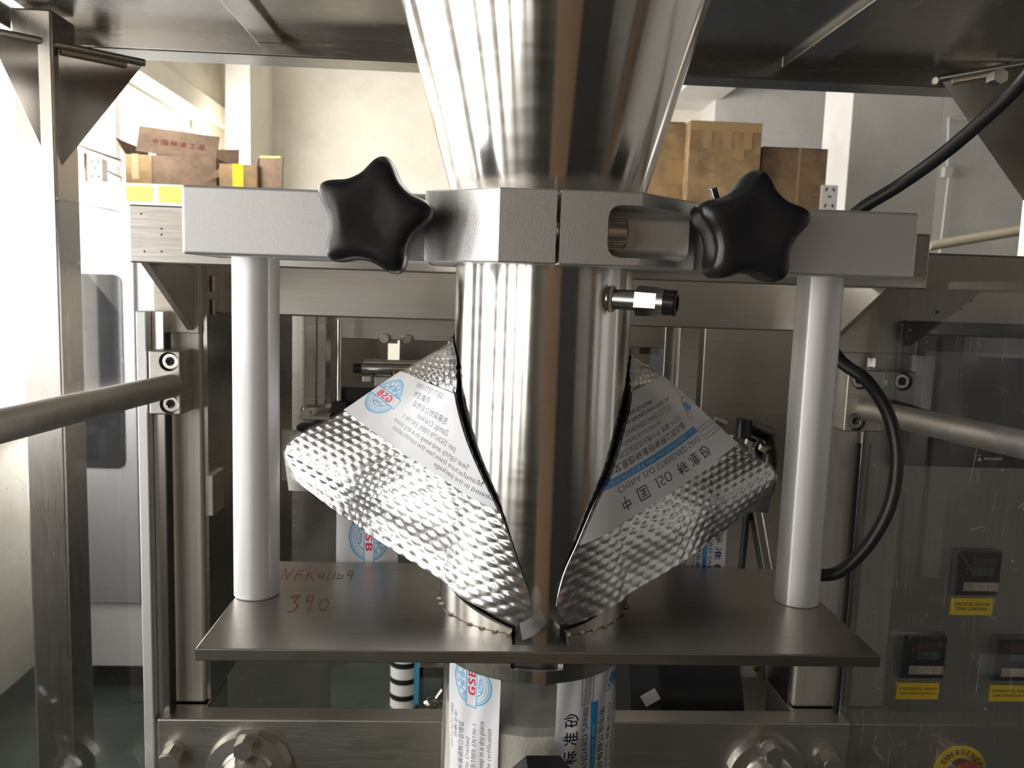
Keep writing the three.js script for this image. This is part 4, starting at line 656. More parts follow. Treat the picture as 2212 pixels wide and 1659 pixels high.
// ---------------------------------------------------------------- acrylic guards
const scratchField = (() => { const c = document.createElement('canvas'); c.width = c.height = 1024; const x = c.getContext('2d'); x.fillStyle = '#fbfbfb'; x.fillRect(0, 0, 1024, 1024);
  for (let k = 0; k < 420; k++) { const a = rnd() < 0.7 ? Math.PI / 2 + (rnd() - 0.5) * 0.6 : rnd() * 7, L = 4 + rnd() ** 3 * 90, u = rnd() * 1024, v = rnd() * 1024; x.strokeStyle = `rgba(120,120,120,${0.08 + rnd() ** 2 * 0.4})`; x.lineWidth = 0.6 + rnd() * 1.4; x.beginPath(); x.moveTo(u, v); x.lineTo(u + Math.cos(a) * L, v + Math.sin(a) * L); x.stroke(); }
  for (let k = 0; k < 160; k++) { x.fillStyle = `rgba(110,110,110,${0.1 + rnd() ** 2 * 0.4})`; x.beginPath(); x.arc(rnd() * 1024, rnd() * 1024, 0.8 + rnd() * 2.2, 0, 7); x.fill(); }
  const t = new THREE.CanvasTexture(c); t.wrapS = t.wrapT = THREE.RepeatWrapping; t.repeat.set(3, 3); return t; })();
const M_acrylic = phys({ color: lin(0.9, 0.92, 0.95), roughness: 0.04, transmission: 1, transmissionMap: scratchField, thickness: 0, ior: 1.49 });
{
  const xl = onZ(326, 1000, ZC + 0.03).x, yl = onX(60, 416, xl).y;
  const t = thing('acrylic_guard', 'scratched clear acrylic side guard beside the left column', 'guard panel', [xl, FLOOR + 0.4, 0]);
  part('sheet', uvm(new THREE.PlaneGeometry(0.5, yl - FLOOR - 0.4).rotateY(Math.PI / 2).translate(0, (yl - FLOOR - 0.4) / 2, ZC + 0.03 + 0.25)), M_acrylic, t);
  part('top_edge', bb(-0.002, 0.002, yl - FLOOR - 0.4, yl - FLOOR - 0.4 + 0.0006, ZC + 0.03, ZC + 0.53, 0), M_film, t);
  const zs = ZC + 0.03, y0 = onZ(308, 672, zs).y - t.position.y;
  part('edge_rail', bb(onZ(297, 900, zs).x - xl, onZ(319, 900, zs).x - xl, 0, y0, ZC + 0.006, zs, 0.0012, true), M.anodised, t);
  part('edge_strip', bb(onZ(320, 900, zs).x - xl, onZ(346, 900, zs).x - xl, onZ(346, 1536, ZC).y - t.position.y, y0, ZC + 0.004, ZC + 0.018, 0.0006, true), M.steelSmooth, t);
  part('edge_seal', bb(onZ(346, 900, zs).x - xl, onZ(349, 900, zs).x - xl, onZ(346, 1536, ZC).y - t.position.y, y0 - 0.02, ZC + 0.004, ZC + 0.019, 0), M.rubber, t);
}
{
  const zs = ZC + 0.012, xr = onZ(1866, 1000, zs).x, yr = onZ(1880, 610, zs).y;
  const t = thing('acrylic_guard', 'scratched clear acrylic side guard in front of the control cabinet', 'guard panel', [xr, FLOOR + 0.4, 0]);
  part('sheet', uvm(new THREE.PlaneGeometry(0.45, yr - FLOOR - 0.4).rotateY(Math.PI / 2).translate(0, (yr - FLOOR - 0.4) / 2, zs + 0.225)), M_acrylic, t);
  part('edge_strip', bb(-0.0035, 0.001, onZ(1826, 1556, zs).y - t.position.y, onZ(1879, 773, zs).y - t.position.y, zs - 0.004, zs, 0.0004, true), M.chrome, t);
  part('edge_seal', bb(-0.007, -0.0036, onZ(1826, 1556, zs).y - t.position.y, onZ(1879, 960, zs).y - t.position.y, zs - 0.006, zs - 0.001, 0), M.rubber, t);
}
// ---------------------------------------------------------------- control cabinet at the right
const ZP = -0.262;
{
  const t = thing('control_cabinet', 'stainless control cabinet with touch screen and temperature controllers', 'control cabinet', [0.6, FLOOR, ZP]), o = t.position;
  const x0 = onZ(1850, 1000, ZC).x + 0.0075 - o.x, yT = onZ(2100, 549, ZP).y - o.y;
  part('body', bb(x0, 0.9, 0.1, yT, -0.12, -0.0008, 0.003, true), M.cab = phys({ color: lin(0.6, 0.57, 0.5), metalness: 1, roughness: 0.5, roughnessMap: rep(tMottleRough, 3), map: tBrushTone }), t);
  part('foot', bb(x0 + 0.05, 0.85, 0, 0.1, -0.1, -0.02, 0.003), M.blackMetal, t);
  for (const [px, py, r] of [[2024, 674, 0.002], [2097, 650, 0.0012], [2075, 668, 0.0008]]) part('stain', along(new THREE.CylinderGeometry(r, r, 0.0003, 10), v3(0, 0, 1)), M.blackMetal, t, onZ(px, py, ZP - 0.0006).sub(o));
}
{ // touch screen
  const a = onZ(1940, 692, ZP), b = onZ(1935, 1004, ZP), h = a.y - b.y, w = 0.205, t = thing('touch_screen', 'black framed touch screen on the control cabinet', 'touch screen', [a.x, b.y, ZP]);
  part('bezel', bb(0, w, 0, h, 0, 0.007, 0.003), phys({ color: lin(0.012, 0.013, 0.016), roughness: 0.3 }), t);
  const s0 = onZ(1992, 757, ZP).sub(t.position), s1 = onZ(1982, 941, ZP).sub(t.position);
  part('display', bb(s0.x, w - 0.02, s1.y, s0.y, 0.0065, 0.0073, 0), phys({ color: lin(0.08, 0.085, 0.09), roughness: 0.12, clearcoat: 1, clearcoatRoughness: 0.04 }), t);
  const lg = canvasTex(512, 96, (x) => { x.fillStyle = '#0d0e10'; x.fillRect(0, 0, 512, 96); x.strokeStyle = x.fillStyle = '#c9ccd0'; x.lineWidth = 5; x.strokeRect(14, 10, 62, 62); x.beginPath(); x.moveTo(48, 40); x.lineTo(96, 66); x.lineTo(82, 84); x.lineTo(60, 84); x.closePath(); x.fill(); x.font = 'bold 46px sans-serif'; x.textBaseline = 'middle'; x.fillText('WE!NVIEW', 124, 54); });
  const l0 = onZ(2096, 978, ZP).sub(t.position); part('logo', new THREE.PlaneGeometry(0.043, 0.0081).translate(0.0215, -0.004, 0), std({ map: lg, roughness: 0.4 }), t, [l0.x, l0.y, 0.0072]);
}
const ctrlFace = canvasTex(480, 480, (x) => {
  x.fillStyle = '#101113'; x.fillRect(0, 0, 480, 480); x.fillStyle = '#33241f'; x.fillRect(150, 62, 270, 96); x.fillStyle = '#2a2d28'; x.fillRect(150, 176, 270, 88);
  x.strokeStyle = '#4c5a4c'; x.lineWidth = 7; for (let k = 0; k < 4; k++) { const u = 172 + k * 62; x.strokeRect(u, 186, 36, 34); x.strokeRect(u, 220, 36, 34); }
  x.strokeStyle = '#4a2c26'; for (let k = 0; k < 4; k++) { const u = 172 + k * 62; x.strokeRect(u, 74, 36, 34); x.strokeRect(u, 108, 36, 34); }
  x.fillStyle = '#2c2521'; x.fillRect(66, 404, 396, 44); x.fillStyle = x.strokeStyle = '#b5aea6'; x.lineWidth = 5; x.beginPath(); x.moveTo(76, 432); for (let k = 0; k < 9; k++) x.lineTo(82 + k * 8, k % 2 ? 432 : 414); x.stroke(); x.font = 'italic 26px sans-serif'; x.fillText('XMTD-6000', 300, 436);
  x.fillStyle = '#4a4540'; for (let k = 0; k < 4; k++) { x.beginPath(); x.arc(100, 90 + k * 48, 9, 0, 7); x.fill(); }
});
const keyStrip = canvasTex(400, 84, (x) => { x.fillStyle = '#8d7d6c'; x.fillRect(0, 0, 400, 84); x.strokeStyle = '#c9bcae'; x.fillStyle = '#c9bcae'; x.lineWidth = 6; for (let k = 0; k < 3; k++) { x.strokeRect(128 + k * 88, 16, 56, 52); x.beginPath(); const u = 156 + k * 88; if (k === 0) { x.fillRect(u - 14, 38, 28, 8); } else { const s = k === 1 ? 1 : -1; x.moveTo(u - 14, 42 - 10 * s); x.lineTo(u + 14, 42 - 10 * s); x.lineTo(u, 42 + 10 * s); x.fill(); } } });
function controller(px0, py0, label, sticker, stLabel, st) {
  const p = onZ(px0, py0, ZP), t = thing('temperature_controller', label, 'controller', [p.x, p.y - 0.0485, ZP], 'temperature controllers on the cabinet');
  part('case', bb(0, 0.0485, 0, 0.0485, 0, 0.009, 0.002), M.blackPlastic, t);
  part('face', new THREE.PlaneGeometry(0.045, 0.045).translate(0.0252, 0.0243, 0.0092), std({ map: ctrlFace, roughness: 0.25 }), t);
  part('key_strip', uvPlane(0.0378, 0.0095).translate(0.0282, 0.0105, 0.0098), std({ map: keyStrip, roughness: 0.5 }), t);
  const a = onZ(st[0], st[1], ZP), w = 0.0462, h = 0.0185;
  const tx = canvasTex(512, 206, (x) => { x.fillStyle = '#d8b308'; x.fillRect(0, 0, 512, 206); x.fillStyle = '#33290a'; x.textAlign = 'center'; x.textBaseline = 'middle'; sticker.forEach((s, i) => { let f = 52; do { x.font = 'bold ' + f + 'px sans-serif'; f -= 2; } while (x.measureText(s).width > 470); x.fillText(s, 256, 74 + i * 58); }); });
  const m = single('warning_sticker', uvBoxFront(w, h, 0.0006), std({ map: tx, roughness: 0.5 }), stLabel, 'sticker', [a.x + w / 2, a.y - h / 2, ZP + 0.0005]);
}
function uvPlane(w, h) { return new THREE.PlaneGeometry(w, h); }
function uvBoxFront(w, h, d) { return new THREE.BoxGeometry(w, h, d); }
controller(2058, 1184, 'square black temperature controller above the vertical sealer sticker', ['VERTICAL SEALER', 'TEMP.CONTROL'], 'yellow sticker reading vertical sealer temp control', [2054, 1291]);
controller(1941, 1364, 'square black temperature controller above the front horizontal sealer sticker', ['HORIZONTAL SEALER', 'TEMP.CONTROL(FRONT)'], 'yellow sticker reading horizontal sealer temp control front', [1938, 1474]);
controller(2140, 1370, 'square black temperature controller above the back horizontal sealer sticker', ['HORIZONTAL SEALER', 'TEMP.CONTROL(BACK)'], 'yellow sticker cut by the picture edge reading horizontal sealer temp control', [2139, 1479]);
{ // emergency stop
  const c = onZ(2072, 1664, ZP), t = thing('emergency_stop', 'red mushroom emergency stop on a round yellow plate', 'emergency stop', c);
  const tx = canvasTex(512, 512, (x) => { x.fillStyle = '#d9b70b'; x.fillRect(0, 0, 512, 512); x.fillStyle = '#2b2408'; x.font = 'bold 74px sans-serif'; x.textAlign = 'center'; x.textBaseline = 'middle'; [...'EMERGENCY'].forEach((ch, i) => { const a = Math.PI * (1.16 + 0.72 * i / 8); x.save(); x.translate(256 + Math.cos(a) * 196, 256 + Math.sin(a) * 196); x.rotate(a + Math.PI / 2); x.fillText(ch, 0, 0); x.restore(); }); [...'STOP'].forEach((ch, i) => { const a = Math.PI * (0.68 - 0.36 * i / 3); x.save(); x.translate(256 + Math.cos(a) * 196, 256 + Math.sin(a) * 196); x.rotate(a - Math.PI / 2); x.fillText(ch, 0, 0); x.restore(); }); });
  part('plate', along(new THREE.CylinderGeometry(0.029, 0.029, 0.0012, 64), v3(0, 0, 1)), M.yellow, t, [0, 0, 0.0006]);
  part('legend', new THREE.CircleGeometry(0.0285, 64), std({ map: tx, roughness: 0.5 }), t, [0, 0, 0.0014]);
  part('collar', along(turned([[0, 0], [0.0145, 0], [0.014, 0.012], [0, 0.012]], 40), v3(0, 0, 1)), M.blackPlastic, t, [0, 0, 0.0012]);
  part('button', along(turned([[0, 0.01], [0.0125, 0.01], [0.0185, 0.014], [0.0195, 0.018], [0.018, 0.024], [0.011, 0.027], [0, 0.0275]], 48), v3(0, 0, 1)), M.red, t);
}
// ---------------------------------------------------------------- black cable
{
  const pts = [[2290, 60, 0.06], [2212, 172, 0.03], [2120, 262, 0.005], [2030, 338, -0.02], [1940, 402, -0.045], [1855, 455, -0.06], [1800, 515, -0.075], [1772, 600, -0.08], [1772, 700, -0.078], [1815, 778, -0.066], [1872, 822, -0.045], [1918, 893, -0.028], [1937, 985, -0.02], [1924, 1085, -0.018], [1880, 1170, -0.02], [1818, 1232, -0.028], [1768, 1262, -0.036], [1725, 1272, -0.045], [1680, 1262, -0.055]].map(([x, y, z]) => onZ(x, y, z));
  for (const p of pts.slice(-4)) p.y = Math.max(p.y, 0.006);
  const c = new THREE.CatmullRomCurve3(pts, false, 'catmullrom', 0.5);
  single('power_cable', new THREE.TubeGeometry(c, 220, 0.0047, 16).translate(-pts[18].x, 0, -pts[18].z), M.rubber, 'thick black cable looping from the top right down onto the base plate', 'cable', [pts[18].x, 0, pts[18].z]);
}
// ---------------------------------------------------------------- inside the machine, behind the former
function bpx(x0, y0, x1, y1, z, d, r = 0.001) { const a = onZ(x0, (y0 + y1) / 2, z), b = onZ(x1, (y0 + y1) / 2, z), c = onZ((x0 + x1) / 2, y0, z), e = onZ((x0 + x1) / 2, y1, z); return [v3((a.x + b.x) / 2, (c.y + e.y) / 2, z - d / 2), box(Math.abs(b.x - a.x), Math.abs(c.y - e.y), d, r)]; }
function bpart(name, parent, q, z, d, mat, r) { const [c, g] = bpx(...q, z, d, r); return part(name, g, mat, parent, c.sub(parent.position)); }
{
  const t = thing('inner_housing', 'housing walls of darkened sheet metal inside the machine', 'housing', [0, FLOOR, -0.64]);
  const z = -0.64, y0 = 0.3, P = (a, b, c, d) => bpart('back_sheet', t, [a, b, c, d], z, 0.004, M.dull, 0);
  P(430, 600, 716, 1640); P(716, 600, 834, 1400); P(859, 600, 962, 1400); P(962, 600, 1386, 1640); P(1427, 600, 1830, 1640); P(833, 600, 860, 742); P(833, 782, 860, 1400); P(1385, 600, 1428, 765); P(1385, 832, 1428, 1640);
  part('lower_sheet', bb(-0.36, 0.44, 0, 0.5, -0.002, 0.002, 0), M.dull, t);
}
{
  const t = thing('mounting_plate', 'grey steel mounting plate with cap screws hanging under the cross beam', 'plate', onZ(850, 740, -0.4));
  bpart('plate', t, [722, 640, 1470, 742], -0.4, 0.012, M.steel, 0.001);
  for (const [px, py] of [[831, 731], [879, 732]]) { const s = part('cap_screw', along(turned([[0, 0], [0.0058, 0], [0.0058, 0.005], [0.005, 0.0056], [0.003, 0.0056], [0.003, 0.002], [0, 0.002]], 28), v3(0, 0, 1)), M.steelSmooth, t, onZ(px, py, -0.4).sub(t.position)); }
}
{
  const z = -0.38, t = thing('guide_profile', 'upright grey aluminium guide profile at the left inside the machine', 'guide profile', onZ(682, 1000, z));
  bpart('profile', t, [658, 640, 704, 1010], z, 0.03, M.dull); bpart('rib', t, [676, 640, 682, 1010], z + 0.004, 0.006, M.dull);
  bpart('base_block', t, [650, 1005, 740, 1040], z + 0.01, 0.05, M.dull); bpart('bracket', t, [650, 880, 712, 905], z + 0.015, 0.03, M.steel);
}
{
  const z = -0.36, t = thing('guide_rod', 'bright chromed upright guide rod inside the machine', 'guide rod', onZ(731, 872, z));
  part('rod', rod(onZ(731, 874, z).sub(t.position), onZ(732, 690, z).sub(t.position), 0.0032, 20), M.chrome, t); bpart('foot', t, [716, 868, 748, 900], z + 0.008, 0.02, M.blackMetal);
}
{
  const z = -0.37, t = thing('film_roller', 'horizontal chromed roller on black bearing blocks inside the machine', 'roller', onZ(860, 805, z));
  part('roller', rod(onZ(782, 796, z).sub(t.position), onZ(1000, 800, z).sub(t.position), 0.0068, 28), M.chrome, t);
  part('roller_upper', rod(onZ(786, 782, z - 0.012).sub(t.position), onZ(1000, 786, z - 0.012).sub(t.position), 0.003, 20), M.steelSmooth, t);
  part('end_nut', rod(onZ(764, 795, z).sub(t.position), onZ(784, 796, z).sub(t.position), 0.006, 6), M.blackMetal, t);
  bpart('bearing_block', t, [738, 838, 905, 872], z + 0.004, 0.05, M.blackMetal); bpart('bearing_block', t, [742, 870, 880, 930], z - 0.004, 0.05, M.blackMetal);
  bpart('clip', t, [782, 812, 802, 826], z + 0.01, 0.014, M.steelSmooth); bpart('clip', t, [808, 814, 842, 836], z + 0.012, 0.02, M.steel); bpart('clip', t, [848, 806, 862, 836], z + 0.012, 0.01, M.brass);
  bpart('lower_block', t, [735, 925, 800, 1010], z, 0.05, M.blackMetal);
}
{
  const z = -0.335, t = thing('tension_bracket', 'small steel tension bracket with bolts beside the left wing', 'bracket', onZ(660, 960, z));
  bpart('arm', t, [640, 920, 700, 940], z, 0.02, M.blackMetal); bpart('arm', t, [650, 898, 712, 908], z + 0.004, 0.015, M.steelSmooth);
  for (const [px, py] of [[662, 892], [645, 938]]) part('bolt', along(hexBolt(0.0055, 0.01), v3(0, 0, 1)), M.steelSmooth, t, onZ(px, py, z + 0.006).sub(t.position));
  part('bolt_shank', rod(onZ(655, 905, z).sub(t.position), onZ(657, 880, z).sub(t.position), 0.003, 16), M.steelSmooth, t);
  bpart('plate', t, [606, 930, 640, 1040], z - 0.01, 0.004, M.frame);
}
// right side
{
  const z = -0.34, t = thing('door_stile', 'upright stainless strip between the roller bay and the side panel', 'strip', onZ(1478, 900, z));
  bpart('strip', t, [1456, 640, 1499, 1240], z, 0.012, M.frame); bpart('return_flange', t, [1432, 640, 1456, 1000], z - 0.014, 0.006, M.dull);
}
{ const z = -0.41, [c, g] = bpx(1501, 640, 1745, 1560, z, 0.004); single('side_panel', g, M.frame, 'flat dark stainless panel behind the right post', 'panel', c); }
{
  const z = -0.33, t = thing('adjusting_handle', 'black plastic adjusting handle with steel stud beside the right wing', 'handle', onZ(1690, 960, z));
  const w = (px, py, dz = 0) => onZ(px, py, z + dz).sub(t.position);
  const wheel = new THREE.TorusGeometry(0.034, 0.008, 14, 48).rotateY(Math.PI / 2 - 0.25); part('handwheel', wheel, M.blackPlastic, t, w(1655, 1000, -0.02));
  part('spoke', rod(w(1612, 918, 0.01), w(1660, 938, -0.01), 0.008, 16), M.blackPlastic, t); part('grip', rod(w(1606, 905, 0.01), w(1604, 945, 0.01), 0.0085, 20), M.blackPlastic, t);
  part('stud', rod(w(1618, 948, 0.008), w(1630, 1000, 0.008), 0.004, 14), M.steelSmooth, t);
  for (const [px, py] of [[1622, 955], [1652, 968]]) part('nut', along(hexBolt(0.0065, 0.006), v3(0.2, 1, 0.3)), M.steelSmooth, t, w(px, py, 0.012));
  bpart('block', t, [1628, 965, 1668, 1030], z, 0.03, M.blackMetal); bpart('slide', t, [1640, 1000, 1668, 1075], z + 0.005, 0.03, M.dull);
  part('pin', rod(w(1655, 1024, 0.03), w(1676, 1030, 0.02), 0.0026, 14), M.chrome, t); part('pin', rod(w(1655, 1036, 0.03), w(1676, 1039, 0.02), 0.0022, 14), M.chrome, t);
  part('set_screw', rod(w(1544, 906, 0.02), w(1568, 916, 0.02), 0.0035, 12), M.steelSmooth, t);
}
{
  const z = -0.3, t = thing('toggle_lever', 'slanting steel link arm behind the right end of the base plate', 'lever', onZ(1655, 1240, z));
  part('arm', rod(onZ(1660, 1245, z).sub(t.position), onZ(1628, 1060, z).sub(t.position), 0.0095, 4), M.dull, t); part('arm_edge', rod(onZ(1600, 1245, z).sub(t.position), onZ(1618, 1060, z).sub(t.position), 0.004, 4), M.blackMetal, t);
}
// below the plate
{
  const z = -0.36, t = thing('drive_motor', 'big black motor body with a small blank sticker below the base plate', 'motor', onZ(1450, 1500, z));
  const c = onZ(1440, 1500, z - 0.03), e = 0.13;
  part('body', rod(v3(-0.03, 0, 0), v3(0.062, 0, 0), 0.075, 56), M.blackPlastic, t); part('end_bell', rod(v3(-0.062, 0, 0), v3(-0.03, 0, 0), 0.07, 56, 0.075), M.blackMetal, t);
  part('sticker', box(0.018, 0.0135, 0.0008, 0), std({ color: lin(0.5, 0.5, 0.5), roughness: 0.6 }), t, onZ(1405, 1507, z + 0.0752).sub(t.position), [0, 0, 0.55], 'small grey sticker');
}
{
  const z = -0.33, t = thing('wiring_terminal', 'white ceramic terminal block with screw and hanging wires under the plate', 'terminal', onZ(1620, 1440, z));
  const w = (px, py, dz = 0) => onZ(px, py, z + dz).sub(t.position);
  bpart('ceramic', t, [1597, 1425, 1638, 1466], z, 0.02, M.white, 0.004); part('brass_screw', along(hexBolt(0.004, 0.004), v3(0, 0, 1)), M.brass, t, w(1634, 1444, 0.002));
  bpart('bracket', t, [1650, 1425, 1722, 1448], z, 0.012, M.dull); part('bolt', along(hexBolt(0.006, 0.012), v3(0, -1, 0.2)), M.steelSmooth, t, w(1700, 1458, 0.004)); part('bolt', along(hexBolt(0.005, 0.02), v3(0, -1, 0)), M.steelSmooth, t, w(1660, 1450, 0.004));
  part('wire', new THREE.TubeGeometry(new THREE.CatmullRomCurve3([w(1592, 1430), w(1578, 1490, -0.02), w(1562, 1560, -0.03)]), 24, 0.002, 8), M.rubber, t); part('wire', new THREE.TubeGeometry(new THREE.CatmullRomCurve3([w(1676, 1440), w(1674, 1500), w(1664, 1560, -0.02)]), 24, 0.002, 8), M.rubber, t);
}
{
  const t = thing('striped_canister', 'white canister with dark bands standing on the green floor far under the machine', 'canister', onY(872, 1520, FLOOR)), R = 0.045;
  part('body', rod(v3(0, 0, 0), v3(0, 0.42, 0), R, 32), M.white, t); part('side_panel', bb(R * 0.7, R * 1.5, 0.01, 0.4, -0.03, 0.03, 0.006), M.blue, t);
  for (let k = 0; k < 7; k++) part('band', rod(v3(0, 0.03 + k * 0.055, 0), v3(0, 0.048 + k * 0.055, 0), R + 0.0006, 32), M.blackPlastic, t);
}
{
  const z = -0.5, t = thing('link_mechanism', 'cluster of small steel linkage parts beside the bag below the plate', 'mechanism', onZ(935, 1500, z));
  const w = (px, py, dz = 0) => onZ(px, py, z + dz).sub(t.position);
  bpart('slide', t, [906, 1440, 960, 1465], z, 0.02, M.dull); bpart('upright', t, [904, 1440, 914, 1550], z, 0.01, M.dull);
  part('elbow', new THREE.TorusGeometry(0.014, 0.006, 10, 24, 2.4), M.steelSmooth, t, w(938, 1535)); part('joint', new THREE.SphereGeometry(0.009, 18, 12), M.steelSmooth, t, w(930, 1520)); part('arm', rod(w(918, 1545), w(958, 1490), 0.004, 12), M.steelSmooth, t);
}
// ---------------------------------------------------------------- things in the room behind
const ZN = -2.1; let yTopN = 0;
{ // neighbouring white machine at the left with a dark rounded window
  const a = onZ(118, 400, ZN), b = onZ(560, 400, ZN), t = thing('white_machine', 'white cabinet of a neighbouring machine with a dark rounded door window', 'machine cabinet', [(a.x + b.x) / 2, FLOOR, ZN]), o = t.position;
  const yT = (a.y + b.y) / 2 + 0.004 - o.y, hw = (b.x - a.x) / 2; yTopN = yT + o.y;
  part('body', bb(-hw, hw, 0.08, yT, -0.6, 0, 0.006), M.whiteGloss, t);
  part('plinth', bb(-hw + 0.03, hw - 0.03, 0, 0.08, -0.57, -0.03, 0.004), M.blackMetal, t);
  const win = (x0, y0, x1, y1) => { const p = onZ(x0, y0, ZN).sub(o), q = onZ(x1, y1, ZN).sub(o), s = new THREE.Shape(), r = 0.03; const X0 = p.x, X1 = q.x, Y0 = q.y, Y1 = p.y; s.moveTo(X0 + r, Y0); s.lineTo(X1 - r, Y0); s.quadraticCurveTo(X1, Y0, X1, Y0 + r); s.lineTo(X1, Y1 - r); s.quadraticCurveTo(X1, Y1, X1 - r, Y1); s.lineTo(X0 + r, Y1); s.quadraticCurveTo(X0, Y1, X0, Y1 - r); s.lineTo(X0, Y0 + r); s.quadraticCurveTo(X0, Y0, X0 + r, Y0); return extr(s, 0.004, 0); };
  const d = part('door', bb(onZ(128, 540, ZN).x - o.x, onZ(292, 540, ZN).x - o.x, onZ(200, 1300, ZN).y - o.y, onZ(200, 535, ZN).y - o.y, 0, 0.012, 0.004), std({ color: lin(0.45, 0.45, 0.46), roughness: 0.4, metalness: 0.4 }), t);
  part('window', win(150, 590, 275, 1010), M.darkGlass, d, [0, 0, 0.011]);
  const d2 = part('door', bb(onZ(300, 540, ZN).x - o.x, onZ(480, 540, ZN).x - o.x, onZ(200, 1300, ZN).y - o.y, onZ(200, 535, ZN).y - o.y, 0, 0.012, 0.004), std({ color: lin(0.45, 0.45, 0.46), roughness: 0.4, metalness: 0.4 }), t);
  for (const [x0, x1, y0, y1] of [[272, 330, 400, 437], [342, 400, 401, 440]]) {
    const p = onZ(x0, y0, ZN), q = onZ(x1, y1, ZN), w = q.x - p.x, h = p.y - q.y;
    const tx = canvasTex(256, 160, (x) => { x.fillStyle = '#ecd95a'; x.fillRect(0, 0, 256, 160); x.strokeStyle = '#8a7d30'; x.lineWidth = 6; x.beginPath(); x.moveTo(62, 24); x.lineTo(104, 96); x.lineTo(20, 96); x.closePath(); x.stroke(); x.fillStyle = '#8a7d30'; x.fillRect(58, 48, 8, 26); x.fillRect(58, 80, 8, 8); x.fillRect(124, 44, 100, 7); x.fillRect(124, 66, 84, 7); x.fillRect(30, 120, 190, 7); });
    single('caution_label', new THREE.BoxGeometry(w, h, 0.001), std({ map: tx, roughness: 0.5 }), x0 < 300 ? 'yellow caution label on the white machine nearer its corner' : 'yellow caution label on the white machine nearer the head bar', 'label', [(p.x + q.x) / 2, (p.y + q.y) / 2, ZN + 0.001]);
  }
}
// cartons on top of it
function carton(name, q, z, D, mat, label, open, turn = 0) {
  const p = onZ(q[0], q[3], z), r = onZ(q[1], q[3], z), tp = onZ(q[0], q[2], z), w = r.x - p.x, h = tp.y - p.y, t = thing(name, label, 'carton', [(p.x + r.x) / 2, p.y, z - D / 2]);
  t.rotation.y = turn;
  const th = 0.005, W = w / 2, d = D / 2, m = (x0, x1, y0, y1, z0, z1, n, mm) => part(n, bb(x0, x1, y0, y1, z0, z1, 0.0015), mm ?? mat, t);
  m(-W, W, 0, h, d - th, d, 'side'); m(-W, W, 0, h, -d, -d + th, 'side'); m(-W, -W + th, 0, h, -d + th, d - th, 'side'); m(W - th, W, 0, h, -d + th, d - th, 'side'); m(-W + th, W - th, 0, th, -d + th, d - th, 'bottom');
  if (!open) m(-W, W, h - th, h, -d, d, 'top_flap');
  return { t, W, h, d };
}
{
  const z = -2.3, k = (px, py) => onZ(px, py, z);
  const { t, W, h, d } = carton('open_carton', [272, 468, 326, 402], z, 0.26, M.cartonDeep, 'open brown carton with raised flaps on the white machine', true, 0.0);
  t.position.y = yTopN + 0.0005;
  const fl = part('flap', bb(-W * 0.78, W, 0, 0.085, -0.002, 0.002, 0.001), M.cartonDeep, t, [0, h, d - 0.003], [-0.12, 0, -0.1]);
  part('flap', bb(-0.002, 0.002, 0, 0.06, -d, d, 0.001), M.cartonDeep, t, [-W, h, 0], [0, 0, 0.55]); part('flap', bb(-W, W, 0, 0.07, -0.002, 0.002, 0.001), M.cartonDeep, t, [0, h, -d], [-0.35, 0, 0.05]);
  const red = canvasTex(512, 128, (x) => { x.clearRect(0, 0, 512, 128); x.strokeStyle = 'rgba(120,50,40,0.75)'; ['中', '国', '标', '准', '工', '品'].forEach((c, i) => glyph(x, c, 10 + i * 84, 24, 70, 8)); });
  part('print', new THREE.PlaneGeometry(W * 1.25, 0.034), std({ map: red, transparent: true, roughness: 0.9 }), fl, [0.02, 0.04, 0.0031], null, 'faded red print');
  part('side_panel', bb(-W - 0.0006, -W * 0.42, 0.002, h, d, d + 0.0012, 0.0005), M.carton, t);
  part('packing_tape', bb(-W * 0.86, -W * 0.7, h * 0.3, h + 0.002, d + 0.001, d + 0.002, 0), M.tape, t);
}
{
  const z = -2.28, { t, W, h, d } = carton('taped_carton', [474, 556, 340, 402], z, 0.2, M.carton, 'small brown carton sealed with yellow tape on the white machine', true);
  t.position.y = yTopN + 0.0005;
  part('yellow_tape', bb(-W * 0.3, W * 0.28, h * 0.12, h + 0.001, d, d + 0.0012, 0), M.yellowTape, t); part('yellow_tape', bb(-W * 0.3, -W * 0.08, 0.0, h * 0.4, d, d + 0.0013, 0), M.yellowTape, t);
  const f = part('flap', bb(0, 0.1, 0, 0.115, -0.002, 0.002, 0.001), M.cartonDeep, t, [W, h * 0.05, d - 0.02], [0, -0.5, -0.05]);
  part('flap_edge', bb(0, 0.09, 0.115, 0.121, -0.0022, 0.0022, 0.0005), M.yellowTape, f);
  const g = extr([[0, 0], [-0.055, -0.02], [-0.062, -0.026], [0, 0.03]], 0.004, 0); part('flap', g, M.cartonDark, t, [-W, h * 0.55, d - 0.01]); part('flap', bb(0, 0.045, 0, 0.04, -0.0015, 0.0015, 0), M.carton, t, [W * 0.45, h, -0.02], [0.2, 0.3, -0.2]);
}
